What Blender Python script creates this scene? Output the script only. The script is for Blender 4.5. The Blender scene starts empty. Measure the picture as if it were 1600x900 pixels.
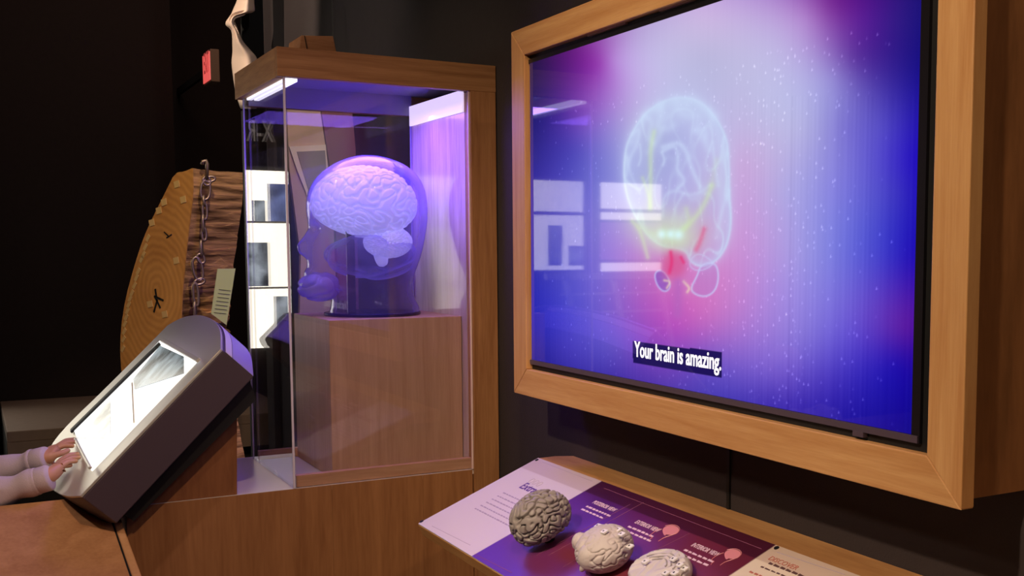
import bpy, bmesh, math, random
import numpy as np
from mathutils import Vector, Matrix, noise

# ------------------------------------------------------------------ camera, world, exposure
sc = bpy.context.scene
F, CX, CY = 1723.9, 965.8, 537.3
YAW, PITCH = math.radians(30.4855), math.radians(4.9658)
H = 1.5
_fw = np.array([math.sin(YAW) * math.cos(PITCH), math.cos(YAW) * math.cos(PITCH), -math.sin(PITCH)])
_rt = np.array([math.cos(YAW), -math.sin(YAW), 0.0])
_dn = np.cross(_fw, _rt)
cam_data = bpy.data.cameras.new('camera')
cam = bpy.data.objects.new('camera', cam_data)
sc.collection.objects.link(cam)
cam_data.sensor_width = 36
cam_data.lens = 36 * F / 1600
cam_data.shift_x = -(CX - 800) / 1600
cam_data.shift_y = (CY - 450) / 1600
cam_data.clip_start = 0.05
M = Matrix(((_rt[0], -_dn[0], -_fw[0], 0), (_rt[1], -_dn[1], -_fw[1], 0), (_rt[2], -_dn[2], -_fw[2], H), (0, 0, 0, 1)))
cam.matrix_world = M
sc.camera = cam
sc.view_settings.view_transform = 'Standard'
sc.view_settings.look = 'None'
sc.view_settings.exposure = 0.0
sc.view_settings.gamma = 1.0
sc.view_settings.use_curve_mapping = False
sc.cycles.use_denoising = True
sc.cycles.transparent_max_bounces = 24
sc.cycles.max_bounces = 8
sc.cycles.sample_clamp_indirect = 4.0
w = bpy.data.worlds.new('World'); sc.world = w; w.use_nodes = True
w.node_tree.nodes['Background'].inputs[0].default_value = (0.60, 0.42, 0.36, 1)
w.node_tree.nodes['Background'].inputs[1].default_value = 0.035


def area(name, loc, target, size, power, color, size_y=None, spread=None):
    d = bpy.data.lights.new(name, 'AREA'); d.energy = power; d.color = color
    d.shape = 'RECTANGLE'; d.size = size; d.size_y = size_y or size
    if spread: d.spread = math.radians(spread)
    o = bpy.data.objects.new(name, d); sc.collection.objects.link(o)
    o.location = loc
    o.rotation_euler = (Vector(target) - Vector(loc)).to_track_quat('-Z', 'Y').to_euler()
    return o


def spot(name, loc, target, power, color, angle=40, blend=0.6, radius=0.04):
    d = bpy.data.lights.new(name, 'SPOT'); d.energy = power; d.color = color
    d.spot_size = math.radians(angle); d.spot_blend = blend; d.shadow_soft_size = radius
    o = bpy.data.objects.new(name, d); sc.collection.objects.link(o)
    o.location = loc
    o.rotation_euler = (Vector(target) - Vector(loc)).to_track_quat('-Z', 'Y').to_euler()
    return o


WARM = (1.0, 0.72, 0.46)
# unseen ceiling spots: warm gallery lamps inferred from the lit surfaces, plus added fills
spot('unseen_spot', (-1.1, 0.5, 3.1), (1.0, 1.15, 1.45), 225, (1.0, 0.77, 0.54), 62, 0.8)         # on the screen frame
spot('unseen_spot', (-1.8, 1.2, 3.1), (0.95, 1.6, 1.0), 85, (1.0, 0.78, 0.66), 28, 0.8, 0.12)           # on the console
spot('unseen_spot', (0.55, 1.6, 3.5), (0.75, 4.1, 1.5), 120, (1.0, 0.72, 0.42), 26, 0.6)         # on the log slice
spot('unseen_spot', (0.1, 0.4, 3.2), (0.6, 2.5, 0.8), 95, (1.0, 0.68, 0.44), 46, 0.9)            # on the counter
spot('unseen_spot', (-1.3, 2.0, 3.4), (0.75, 2.7, 1.93), 60, (1.0, 0.74, 0.50), 22, 0.7)          # on the head of the case
spot('unseen_spot', (-0.9, 3.3, 3.5), (0.95, 4.5, 2.45), 330, (1.0, 0.80, 0.62), 26, 0.4, 0.01)    # on the plaster mask
spot('unseen_spot', (-0.9, 1.4, 3.3), (0.0, 2.7, 1.0), 66, (1.0, 0.82, 0.78), 26, 0.8)           # on the visitor and the light table
spot('unseen_spot', (0.5, -1.6, 3.3), (1.05, 1.0, 1.6), 50, (1.0, 0.66, 0.40), 40, 0.9)          # added fill from behind the camera for the surround's near side
spot('unseen_spot', (1.0, 2.2, 3.5), (1.0, 4.6, 2.3), 30, (0.95, 0.85, 0.80), 60, 1.0)           # added wash to lift the back wall
spot('unseen_spot', (0.6, 3.15, 3.5), (1.1, 3.6, 1.7), 35, (1.0, 0.86, 0.76), 44, 0.8)           # added to brighten the boards behind the case
spot('unseen_spot', (-1.0, 2.2, 3.4), (0.6, 4.2, 1.4), 70, (1.0, 0.70, 0.36), 24, 0.8)         # on the sawn face of the log
area('fill_wash', (0.9, 5.3, 3.65), (1.0, 6.7, 1.2), 1.2, 9, (1.0, 0.62, 0.46), 0.3)  # added warm fill that lifts the dark far walls
area('fill_wash', (0.0, 0.8, 3.65), (0.2, 1.2, 0), 2.0, 9, (1.0, 0.74, 0.60), 2.0)  # added faint overall fill, no such lamp in view
spot('unseen_spot', (-1.5, 3.6, 3.5), (-1.6, 6.1, 0.8), 160, (1.0, 0.85, 0.75), 26, 0.8)          # added so the trestle before the x-ray wall shows in the reflection
# purple lamps hidden in the head of the display case
area('case_lamp', (0.84, 2.70, H + 0.355), (0.84, 2.70, 1.0), 0.30, 6.5, (0.25, 0.12, 1.0), 0.30)
area('case_lamp', (1.035, 2.74, H + 0.34), (1.05, 2.74, 1.2), 0.03, 0.22, (0.45, 0.25, 1.0), 0.25)


# ------------------------------------------------------------------ helpers
def ray(x, y):
    return (x - CX) / F * _rt + (y - CY) / F * _dn + _fw
def onX(x, y, X):
    r = ray(x, y); p = r * X / r[0]; return np.array([p[0], p[1], p[2] + H])
def onY(x, y, Y):
    r = ray(x, y); p = r * Y / r[1]; return np.array([p[0], p[1], p[2] + H])
def onP(x, y, p0, n):
    r = ray(x, y); q = np.array(p0) - np.array([0, 0, H]); p = r * ((n @ q) / (n @ r)); return p + np.array([0, 0, H])
def proj(P):
    q = np.asarray(P, float) - np.array([0, 0, H])
    d = q @ _fw
    return CX + F * (q @ _rt) / d, CY + F * (q @ _dn) / d


ORG = {}
def tag(o, label=None, cat=None, group=None, kind=None):
    for k, v in (('label', label), ('category', cat), ('group', group), ('kind', kind)):
        if v: o[k] = v
    return o
def thing(name, loc, label, cat, group=None):
    o = bpy.data.objects.new(name, None); sc.collection.objects.link(o)
    o.location = loc; o.empty_display_size = 0.1
    ORG[o] = np.array(loc, float)
    return tag(o, label, cat, group)


class MB:
    """collects shapes in world coordinates, then becomes one mesh object"""
    def __init__(self): self.v = []; self.f = []
    def add(self, vs, fs):
        b = len(self.v); self.v += [tuple(map(float, p)) for p in vs]; self.f += [tuple(i + b for i in f) for f in fs]; return self
    def box(self, x0, x1, y0, y1, z0, z1):
        vs = [(x, y, z) for z in (z0, z1) for y in (y0, y1) for x in (x0, x1)]
        return self.add(vs, [(0, 2, 3, 1), (4, 5, 7, 6), (0, 1, 5, 4), (2, 6, 7, 3), (0, 4, 6, 2), (1, 3, 7, 5)])
    def prism(self, poly, d):
        n = len(poly); p = [np.array(q, float) for q in poly]; d = np.array(d, float)
        return self.add(p + [q + d for q in p], [tuple(range(n))[::-1], tuple(range(n, 2 * n))] + [(i, (i + 1) % n, n + (i + 1) % n, n + i) for i in range(n)])
    def beam(self, a, b, w, h, up=(0, 0, 1)):
        a = np.array(a, float); b = np.array(b, float); d = b - a; d /= np.linalg.norm(d)
        s = np.cross(d, up); s /= np.linalg.norm(s); u = np.cross(s, d)
        return self.prism([a + s * w / 2 + u * h / 2, a - s * w / 2 + u * h / 2, a - s * w / 2 - u * h / 2, a + s * w / 2 - u * h / 2], b - a)
    def tube(self, pts, r, n=10, closed=False, flat=1.0):
        P = [np.array(p, float) for p in pts]; m = len(P); rs = r if hasattr(r, '__len__') else [r] * m
        vs = []; ref = None
        for i in range(m):
            if closed: t = P[(i + 1) % m] - P[i - 1]
            else: t = P[min(i + 1, m - 1)] - P[max(i - 1, 0)]
            t /= np.linalg.norm(t)
            if ref is None:
                ref = np.cross(t, (0, 0, 1.0))
                if np.linalg.norm(ref) < .1: ref = np.cross(t, (1.0, 0, 0))
            ref = ref - t * (ref @ t); ref /= np.linalg.norm(ref); b = np.cross(t, ref)
            for k in range(n):
                a = 2 * math.pi * k / n
                vs.append(P[i] + rs[i] * (ref * math.cos(a) + b * math.sin(a) * flat))
        fs = []
        for i in range(m if closed else m - 1):
            j = (i + 1) % m
            for k in range(n):
                fs.append((i * n + k, i * n + (k + 1) % n, j * n + (k + 1) % n, j * n + k))
        if not closed: fs += [tuple(range(n))[::-1], tuple(range((m - 1) * n, m * n))]
        return self.add(vs, fs)
    def lathe(self, prof, c, n=48):
        vs = []; m = len(prof)
        for r, z in prof:
            for k in range(n):
                a = 2 * math.pi * k / n; vs.append((c[0] + r * math.cos(a), c[1] + r * math.sin(a), c[2] + z))
        fs = [(i * n + k, i * n + (k + 1) % n, (i + 1) * n + (k + 1) % n, (i + 1) * n + k) for i in range(m - 1) for k in range(n)]
        fs += [tuple(range(n))[::-1], tuple(range((m - 1) * n, m * n))]
        return self.add(vs, fs)
    def grid(self, rows, closed=False):
        m = len(rows); n = len(rows[0]); vs = [p for r in rows for p in r]
        fs = [(i * n + k, i * n + (k + 1) % n, (i + 1) * n + (k + 1) % n, (i + 1) * n + k) for i in range(m - 1) for k in range(n if closed else n - 1)]
        return self.add(vs, fs)
    def build(self, name, mat, parent=None, bevel=0, smooth=False, fix=True, sub=0, org=None):
        if parent is not None: og = ORG[parent]
        elif org is not None: og = np.array(org, float)
        else:
            a = np.array(self.v); og = np.array([a[:, 0].mean(), a[:, 1].mean(), a[:, 2].min()])
        a = np.array(self.v) - og
        me = bpy.data.meshes.new(name); me.from_pydata(a.tolist(), [], self.f)
        if fix:
            bm = bmesh.new(); bm.from_mesh(me); bmesh.ops.recalc_face_normals(bm, faces=bm.faces); bm.to_mesh(me); bm.free()
        me.update()
        if smooth:
            for p in me.polygons: p.use_smooth = True
        o = bpy.data.objects.new(name, me); sc.collection.objects.link(o)
        if mat: me.materials.append(mat)
        if parent is not None: o.parent = parent
        else: o.location = og
        ORG[o] = og
        if bevel:
            b = o.modifiers.new('bevel', 'BEVEL'); b.width = bevel; b.segments = 2; b.limit_method = 'ANGLE'
        if sub:
            s = o.modifiers.new('sub', 'SUBSURF'); s.levels = s.render_levels = sub
        return o
def box(name, mat, parent, b, bevel=0, **k): return MB().box(*b).build(name, mat, parent, bevel, **k)


def lin(c):
    return tuple(((x / 255) / 12.92 if x / 255 <= .04045 else ((x / 255 + .055) / 1.055) ** 2.4) for x in c)
def newmat(name):
    m = bpy.data.materials.new(name); m.use_nodes = True
    nt = m.node_tree; return m, nt, nt.nodes['Principled BSDF']
def plain(name, rgb, rough=.5, metal=0, bump=0, bscale=200, emit=None, coat=0, var=0.0):
    m, nt, p = newmat(name); c = lin(rgb)
    p.inputs['Base Color'].default_value = (*c, 1); p.inputs['Roughness'].default_value = rough; p.inputs['Metallic'].default_value = metal
    p.inputs['Coat Weight'].default_value = coat
    tc = nt.nodes.new('ShaderNodeTexCoord')
    nz = nt.nodes.new('ShaderNodeTexNoise'); nz.inputs['Scale'].default_value = bscale; nz.inputs['Detail'].default_value = 3
    nt.links.new(tc.outputs['Object'], nz.inputs['Vector'])
    if bump:
        b = nt.nodes.new('ShaderNodeBump'); b.inputs['Strength'].default_value = bump; b.inputs['Distance'].default_value = .002
        nt.links.new(nz.outputs[0], b.inputs['Height']); nt.links.new(b.outputs[0], p.inputs['Normal'])
    if var:
        r = nt.nodes.new('ShaderNodeMapRange'); r.inputs[3].default_value = 1 - var; r.inputs[4].default_value = 1 + var
        n2 = nt.nodes.new('ShaderNodeTexNoise'); n2.inputs['Scale'].default_value = bscale / 8; n2.inputs['Detail'].default_value = 4
        nt.links.new(tc.outputs['Object'], n2.inputs['Vector']); nt.links.new(n2.outputs[0], r.inputs[0])
        mx = nt.nodes.new('ShaderNodeVectorMath'); mx.operation = 'SCALE'; mx.inputs[0].default_value = c
        nt.links.new(r.outputs[0], mx.inputs['Scale']); nt.links.new(mx.outputs[0], p.inputs['Base Color'])
    if emit:
        p.inputs['Emission Color'].default_value = (*lin(emit[0]), 1); p.inputs['Emission Strength'].default_value = emit[1]
    return m
def wood(name, a, b, scale=(6, 6, 60), rough=.5, spec=.4, coat=0.0, bump=.15):
    """scale: small along the grain, large across it"""
    m, nt, p = newmat(name)
    tc = nt.nodes.new('ShaderNodeTexCoord'); mp = nt.nodes.new('ShaderNodeMapping'); mp.inputs['Scale'].default_value = scale
    nt.links.new(tc.outputs['Object'], mp.inputs['Vector'])
    n1 = nt.nodes.new('ShaderNodeTexNoise'); n1.inputs['Scale'].default_value = 1; n1.inputs['Detail'].default_value = 8; n1.inputs['Distortion'].default_value = .6
    nt.links.new(mp.outputs[0], n1.inputs['Vector'])
    n2 = nt.nodes.new('ShaderNodeTexNoise'); n2.inputs['Scale'].default_value = 6; n2.inputs['Detail'].default_value = 4
    nt.links.new(mp.outputs[0], n2.inputs['Vector'])
    ad = nt.nodes.new('ShaderNodeMath'); ad.operation = 'MULTIPLY_ADD'; ad.inputs[1].default_value = .45
    nt.links.new(n2.outputs[0], ad.inputs[0]); nt.links.new(n1.outputs[0], ad.inputs[2])
    cr = nt.nodes.new('ShaderNodeValToRGB'); cr.color_ramp.elements[0].position = .48; cr.color_ramp.elements[1].position = .95
    cr.color_ramp.elements[0].color = (*lin(b), 1); cr.color_ramp.elements[1].color = (*lin(a), 1)
    nt.links.new(ad.outputs[0], cr.inputs[0]); nt.links.new(cr.outputs[0], p.inputs['Base Color'])
    bp = nt.nodes.new('ShaderNodeBump'); bp.inputs['Strength'].default_value = bump; bp.inputs['Distance'].default_value = .001
    nt.links.new(n2.outputs[0], bp.inputs['Height']); nt.links.new(bp.outputs[0], p.inputs['Normal'])
    p.inputs['Roughness'].default_value = rough; p.inputs['Specular IOR Level'].default_value = spec; p.inputs['Coat Weight'].default_value = coat
    p.inputs['Coat Roughness'].default_value = .08
    return m
def glow(name, rgb, s):
    m, nt, p = newmat(name); p.inputs['Base Color'].default_value = (0.6, 0.6, 0.6, 1); p.inputs['Roughness'].default_value = .4
    p.inputs['Emission Color'].default_value = (*lin(rgb), 1); p.inputs['Emission Strength'].default_value = s
    return m
def film(name, s, dark=.05, light=.75, scale=9, tint=(225, 235, 245)):
    """x-ray film glowing in front of a light panel: pale bones on dark grey"""
    m, nt, p = newmat(name); p.inputs['Base Color'].default_value = (.03, .03, .03, 1); p.inputs['Roughness'].default_value = .15
    tc = nt.nodes.new('ShaderNodeTexCoord'); n1 = nt.nodes.new('ShaderNodeTexNoise'); n1.inputs['Scale'].default_value = scale; n1.inputs['Detail'].default_value = 4; n1.inputs['Distortion'].default_value = .25
    nt.links.new(tc.outputs['Object'], n1.inputs['Vector'])
    cr = nt.nodes.new('ShaderNodeValToRGB'); t = lin(tint)
    cr.color_ramp.elements[0].position = .38; cr.color_ramp.elements[0].color = (t[0] * dark, t[1] * dark, t[2] * dark, 1)
    cr.color_ramp.elements[1].position = .66; cr.color_ramp.elements[1].color = (t[0] * light, t[1] * light, t[2] * light, 1)
    nt.links.new(n1.outputs[0], cr.inputs[0]); nt.links.new(cr.outputs[0], p.inputs['Emission Color']); p.inputs['Emission Strength'].default_value = s
    return m
def vcol(name, emission=0.0, rough=.3, spec=.5):
    m, nt, p = newmat(name)
    a = nt.nodes.new('ShaderNodeAttribute'); a.attribute_name = 'Col'
    if emission:
        p.inputs['Base Color'].default_value = (.004, .004, .004, 1); nt.links.new(a.outputs['Color'], p.inputs['Emission Color']); p.inputs['Emission Strength'].default_value = emission
    else: nt.links.new(a.outputs['Color'], p.inputs['Base Color'])
    p.inputs['Roughness'].default_value = rough; p.inputs['Specular IOR Level'].default_value = spec
    return m
def clear(name, tint=(1, 1, 1), ior=1.49, body=0.0, bodycol=(.5, .4, 1), rough=0.0, boost=1.0, bump=0):
    """thin clear acrylic: transmits straight through, mirrors by Fresnel, BODY part scatters"""
    m = bpy.data.materials.new(name); m.use_nodes = True; nt = m.node_tree; nt.nodes.clear()
    N = nt.nodes.new; L = nt.links.new
    geo = N('ShaderNodeNewGeometry'); mm = N('ShaderNodeMath'); mm.operation = 'MULTIPLY_ADD'
    mm.inputs[1].default_value = 1 / ior - ior; mm.inputs[2].default_value = ior
    L(geo.outputs['Backfacing'], mm.inputs[0])
    fr = N('ShaderNodeFresnel'); L(mm.outputs[0], fr.inputs['IOR'])
    tr = N('ShaderNodeBsdfTransparent'); tr.inputs[0].default_value = (*tint, 1)
    gl = N('ShaderNodeBsdfGlossy'); gl.inputs['Roughness'].default_value = rough
    base = tr.outputs[0]
    if body:
        df = N('ShaderNodeBsdfDiffuse'); df.inputs[0].default_value = (*bodycol, 1)
        tl = N('ShaderNodeBsdfTranslucent'); tl.inputs[0].default_value = (*bodycol, 1)
        mb = N('ShaderNodeMixShader'); mb.inputs[0].default_value = .6; L(df.outputs[0], mb.inputs[1]); L(tl.outputs[0], mb.inputs[2])
        m1 = N('ShaderNodeMixShader'); m1.inputs[0].default_value = body; L(tr.outputs[0], m1.inputs[1]); L(mb.outputs[0], m1.inputs[2]); base = m1.outputs[0]
        lw = N('ShaderNodeLayerWeight'); lw.inputs[0].default_value = .35
        k = N('ShaderNodeMath'); k.operation = 'MULTIPLY_ADD'; k.inputs[1].default_value = .75; k.inputs[2].default_value = body; k.use_clamp = True
        L(lw.outputs['Facing'], k.inputs[0]); L(k.outputs[0], m1.inputs[0])
    if bump:
        nz = N('ShaderNodeTexNoise'); nz.inputs['Scale'].default_value = 30; b = N('ShaderNodeBump'); b.inputs['Strength'].default_value = bump; b.inputs['Distance'].default_value = .01
        L(nz.outputs[0], b.inputs['Height']); L(b.outputs[0], gl.inputs['Normal']); L(b.outputs[0], fr.inputs['Normal'])
    k2 = N('ShaderNodeMath'); k2.operation = 'MULTIPLY'; k2.inputs[1].default_value = boost; k2.use_clamp = True; L(fr.outputs[0], k2.inputs[0])
    mx = N('ShaderNodeMixShader'); L(k2.outputs[0], mx.inputs[0]); L(base, mx.inputs[1]); L(gl.outputs[0], mx.inputs[2])
    out = N('ShaderNodeOutputMaterial'); L(mx.outputs[0], out.inputs[0])
    return m


def text(name, s, mat, parent, o, right, up, size, depth=0.0006, bold=0.0, align='LEFT', squeeze=1.0, group=None):
    """lettering lying on a surface: O = start of the baseline, RIGHT/UP = reading directions"""
    cu = bpy.data.curves.new(name, 'FONT'); cu.body = s; cu.size = size; cu.extrude = depth; cu.offset = bold; cu.align_x = align; cu.resolution_u = 3
    t = bpy.data.objects.new(name, cu); sc.collection.objects.link(t)
    bpy.context.view_layer.update()
    me = bpy.data.meshes.new_from_object(t.evaluated_get(bpy.context.evaluated_depsgraph_get()))
    bpy.data.objects.remove(t); bpy.data.curves.remove(cu)
    R = np.array(right, float); R /= np.linalg.norm(R); Uv = np.array(up, float); Uv /= np.linalg.norm(Uv); Nn = np.cross(R, Uv)
    n = len(me.vertices); a = np.empty(n * 3); me.vertices.foreach_get('co', a); a = a.reshape(-1, 3)
    a = np.array(o, float) + np.outer(a[:, 0] * squeeze, R) + np.outer(a[:, 1], Uv) + np.outer(a[:, 2], Nn) - ORG[parent]
    me.vertices.foreach_set('co', a.ravel()); me.update(); me.name = name
    me.materials.clear(); me.materials.append(mat)
    ob = bpy.data.objects.new(name, me); sc.collection.objects.link(ob); ob.parent = parent; ORG[ob] = ORG[parent]
    return ob


# ------------------------------------------------------------------ materials
M_wall = plain('dark_wall_paint', (46, 37, 37), .85, bump=.3, bscale=300, var=.12)
M_wall_far = plain('dark_brown_wall', (36, 27, 26), .9, bump=.3, bscale=300, var=.15)
M_floor = plain('dark_carpet', (30, 24, 22), .95, bump=.5, bscale=400, var=.2)
M_ceil = plain('black_ceiling', (14, 12, 12), .9)
M_frame_h = wood('frame_wood_along', (206, 158, 104), (184, 130, 78), (25, 3, 60))
M_frame_v = wood('frame_wood_up', (206, 158, 104), (184, 130, 78), (25, 60, 3))
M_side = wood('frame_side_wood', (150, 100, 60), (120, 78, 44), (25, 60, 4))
M_case = wood('case_wood_along', (176, 128, 84), (140, 94, 56), (3, 25, 70))
M_case_v = wood('case_wood_up', (176, 126, 82), (142, 94, 56), (60, 25, 3))
M_case_y = wood('case_wood_deep', (190, 142, 92), (150, 102, 60), (25, 4, 60))
M_ped = wood('pedestal_maple', (192, 154, 124), (172, 132, 102), (50, 50, 3), bump=.05)
M_ply = wood('lining_veneer', (214, 192, 190), (176, 148, 142), (40, 40, 3), rough=.35, coat=.4)
M_counter = wood('counter_veneer', (170, 118, 76), (140, 92, 56), (30, 20, 2.5))
M_left = wood('apron_veneer', (190, 138, 92), (165, 114, 72), (25, 25, 12))
M_cons = wood('console_wood', (200, 150, 96), (170, 118, 70), (20, 3, 40))
M_black = plain('matt_black', (10, 9, 10), .6)
M_satin = plain('satin_black_bezel', (22, 18, 22), .35)
M_bezel = plain('brushed_dark_bezel', (92, 78, 92), .4, metal=.3)
M_glass = clear('case_glass', (.97, .97, 1.0))
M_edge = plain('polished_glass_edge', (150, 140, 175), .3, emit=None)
M_white = plain('white_plastic', (225, 225, 225), .4)
M_steel = plain('brushed_steel', (212, 208, 196), .38, metal=.5, bump=.05)
M_chain = plain('galvanised_chain', (170, 150, 135), .4, metal=.8)
M_plum = plain('plum_side_paint', (74, 60, 70), .5, bump=.2, bscale=600)

# ------------------------------------------------------------------ room
WX = 1.127
def struct(name, b, mat):
    o = box(name, mat, None, b); o['kind'] = 'structure'; return o
YA = 4.75                                                # wall behind the case
xa = onY(414, 100, YA)[0]
struct('floor', (-5, 4, -4, 9, -0.1, 0), M_floor)
struct('ceiling', (-5, 4, -4, 9, 3.7, 3.8), M_ceil)
wr = struct('wall_right', (WX, WX + .15, -3.9, YA, 0, 3.7), M_wall)
# recessed joint between two wall panels, seen under the screen
ys = onX(1140, 760, WX)[1]
j = box('joint', M_black, wr, (WX - .004, WX + .001, ys - .004, ys + .004, 0, 3.7))
struct('wall_back', (xa, 4, YA, YA + .12, 0, 3.7), M_wall)
YB = 7.6
xb = onY(275, 300, 6.75)[0]
struct('wall_far_right', (xb, 4, YB, YB + .12, 0, 3.7), M_wall)
struct('wall_far_left', (-5, xb, 6.75, 6.87, 0, 3.7), M_wall_far)
struct('wall_left', (-5, -4.9, -4, 6.75, 0, 3.7), M_wall_far)
struct('wall_front', (-5, 4, -4, -3.9, 0, 3.7), M_wall_far)

# low plinth along the far wall
pl = thing('low_plinth', (1.0, 6.2, 0), 'low dark grey plinth running along the far brown wall', 'plinth')
zt = H - .82
M_pl = plain('grey_plinth', (125, 108, 98), .7, var=.15, bump=.2)
MB().box(.12, xb + .35, 5.6, 6.74, zt - .05, zt).build('top_slab', M_pl, pl, .004)
MB().box(.12, xb + .33, 5.66, 6.74, 0, zt - .05).build('body', plain('black_plinth', (16, 13, 13), .8), pl)
MB().box(.12, xb + .34, 5.59, 5.61, zt - .16, zt - .05).build('nosing', M_pl, pl)

# ------------------------------------------------------------------ the big screen and its wooden surround
XF = .996
tv = thing('screen_surround', (XF, 1.51, H - .308), 'large mitred oak surround boxed out from the wall around the brain video screen', 'frame')
oy0, oy1, oz0, oz1 = .896, 2.131, H - .308, H + .447
iy0, iy1, iz0, iz1 = .952, 2.069, H - .2515, H + .391
T = .022
def board(a, b, c, d, mat):
    MB().prism([(XF, *a), (XF, *b), (XF, *c), (XF, *d)], (T, 0, 0)).build('board', mat, tv, .0015)
g = .0004
board((oy0, oz0), (oy1, oz0), (iy1, iz0 - g), (iy0, iz0 - g), M_frame_h)
board((oy0, oz1), (oy1, oz1), (iy1, iz1 + g), (iy0, iz1 + g), M_frame_h)
board((oy0, oz0 + g), (oy0, oz1 - g), (iy0, iz1 - g), (iy0, iz0 + g), M_frame_v)
board((oy1, oz0 + g), (oy1, oz1 - g), (iy1, iz1 - g), (iy1, iz0 + g), M_frame_v)
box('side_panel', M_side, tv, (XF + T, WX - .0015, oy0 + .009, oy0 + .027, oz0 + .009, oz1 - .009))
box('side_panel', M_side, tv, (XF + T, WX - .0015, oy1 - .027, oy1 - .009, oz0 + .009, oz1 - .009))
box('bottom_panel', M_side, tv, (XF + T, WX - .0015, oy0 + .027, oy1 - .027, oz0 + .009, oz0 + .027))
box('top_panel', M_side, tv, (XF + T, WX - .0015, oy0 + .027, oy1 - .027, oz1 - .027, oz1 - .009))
box('backing', M_black, tv, (XF + .09, XF + .095, oy0 + .03, oy1 - .03, oz0 + .03, oz1 - .03))

XS = XF + .010
sy0, sy1, sz0, sz1 = .987, 2.0635, H - .2315, H + .3745
scr = thing('video_screen', (XS, 1.52, H - .26), 'wide wall screen showing a glowing brain on violet and blue', 'screen')
box('housing', M_black, scr, (XS + .004, XS + .045, iy0 - .02, iy1 + .03, iz0 - .02, iz1 + .02))
box('bezel', M_satin, scr, (XS - .001, XS + .004, sy0 - .014, sy0, sz0 - .010, sz1 + .010))
box('bezel', M_bezel, scr, (XS - .003, XS + .004, sy0 - .012, sy1 + .003, sz0 - .0095, sz0 - .0005))
box('bezel', M_satin, scr, (XS - .001, XS + .004, sy0 - .014, sy1 + .004, sz1, sz1 + .008))
tb = onX(1342, 676, XS - .003)
box('sensor_tab', M_bezel, scr, (XS - .005, XS + .003, tb[1] - .010, tb[1] + .010, sz0 - .016, sz0 - .009))
for (xa_, ya_), (xb_, yb_) in (((918, 56), (977, 36)), ((1030, 18), (1086, -3))):
    p, q = onX(xa_, ya_, XS - .001), onX(xb_, yb_, XS - .001)
    MB().box(XS - .0015, XS + .004, q[1], p[1], (p[2] + q[2]) / 2 - .0014, (p[2] + q[2]) / 2 + .0014).build('reflection_line', plain('pale_reflection', (200, 165, 150), .4), scr)  # pale bars painted as the reflections in the black gap above the screen

# the moving picture on the screen, drawn as colours at the vertices of a fine grid
NY, NZ = 560, 316
yy = np.linspace(sy1, sy0, NY); zz = np.linspace(sz0, sz1, NZ)
GY, GZ = np.meshgrid(yy, zz)
P = np.stack([np.full_like(GY, XS), GY, GZ], -1).reshape(-1, 3)
px, py = proj(P)
cps = [(830,110,25,12,62),(832,220,28,22,120),(850,180,32,18,118),(900,120,95,22,135),(935,100,140,40,165),(912,185,112,62,180),(960,95,178,128,212),(1000,60,185,165,218),(1100,20,204,178,224),(1100,90,186,184,220),(1160,150,190,188,226),(1000,200,178,172,220),(955,200,142,124,210),(900,235,66,58,178),(850,300,55,45,165),(870,400,58,55,178),(850,500,34,34,180),(885,540,60,50,182),(842,550,32,28,150),(920,480,82,72,200),(950,420,120,95,208),(960,540,92,72,192),(1000,480,158,66,186),(1020,420,196,92,180),(1050,505,182,56,180),(1100,490,206,92,184),(1150,450,202,118,202),(1150,350,208,142,212),(1155,260,204,162,216),(1200,180,190,190,230),(1205,60,190,176,224),(1260,30,170,122,200),(1300,5,112,32,142),(1350,30,80,18,142),(1400,30,44,16,128),(1428,100,20,8,130),(1335,90,84,42,152),(1300,125,142,132,210),(1250,200,178,178,226),(1320,200,112,104,206),(1380,200,72,62,192),(1427,250,26,6,186),(1400,300,50,42,190),(1300,300,124,122,222),(1225,300,172,164,226),(1250,400,152,144,226),(1330,400,90,92,215),(1395,400,44,36,192),(1425,400,26,6,178),(1412,512,86,22,160),(1200,450,172,130,220),(1250,520,130,112,215),(1330,520,92,72,206),(1400,570,30,10,170),(1300,600,62,44,182),(1400,650,18,4,148),(1200,580,112,84,202),(1100,560,112,72,192),(1200,635,58,40,170),(1050,600,82,52,172),(960,590,60,40,162),(1060,300,165,150,220),(1000,350,170,140,215),(1080,-60,150,120,200),(1250,-80,90,30,150),(1420,-90,25,8,110),(1060,200,175,178,228)]
cp = np.array(cps, float)
def tps(a, b):
    d2 = ((a[:, None, 0] - b[None, :, 0]) ** 2 + (a[:, None, 1] - b[None, :, 1]) ** 2) / 1e4
    return .5 * d2 * np.log(d2 + 1e-9)
n_ = len(cp); Km = tps(cp, cp) + np.eye(n_) * .03; Pm = np.c_[np.ones(n_), cp[:, :2] / 1000]
Am = np.block([[Km, Pm], [Pm.T, np.zeros((3, 3))]]); wts = np.linalg.solve(Am, np.r_[cp[:, 2:] / 255, np.zeros((3, 3))])
pxy = np.stack([px, py], 1)
col = np.clip(tps(pxy, cp) @ wts[:n_] + np.c_[np.ones(len(px)), pxy / 1000] @ wts[n_:], 0.01, 1)
rng = np.random.default_rng(4)
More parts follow.
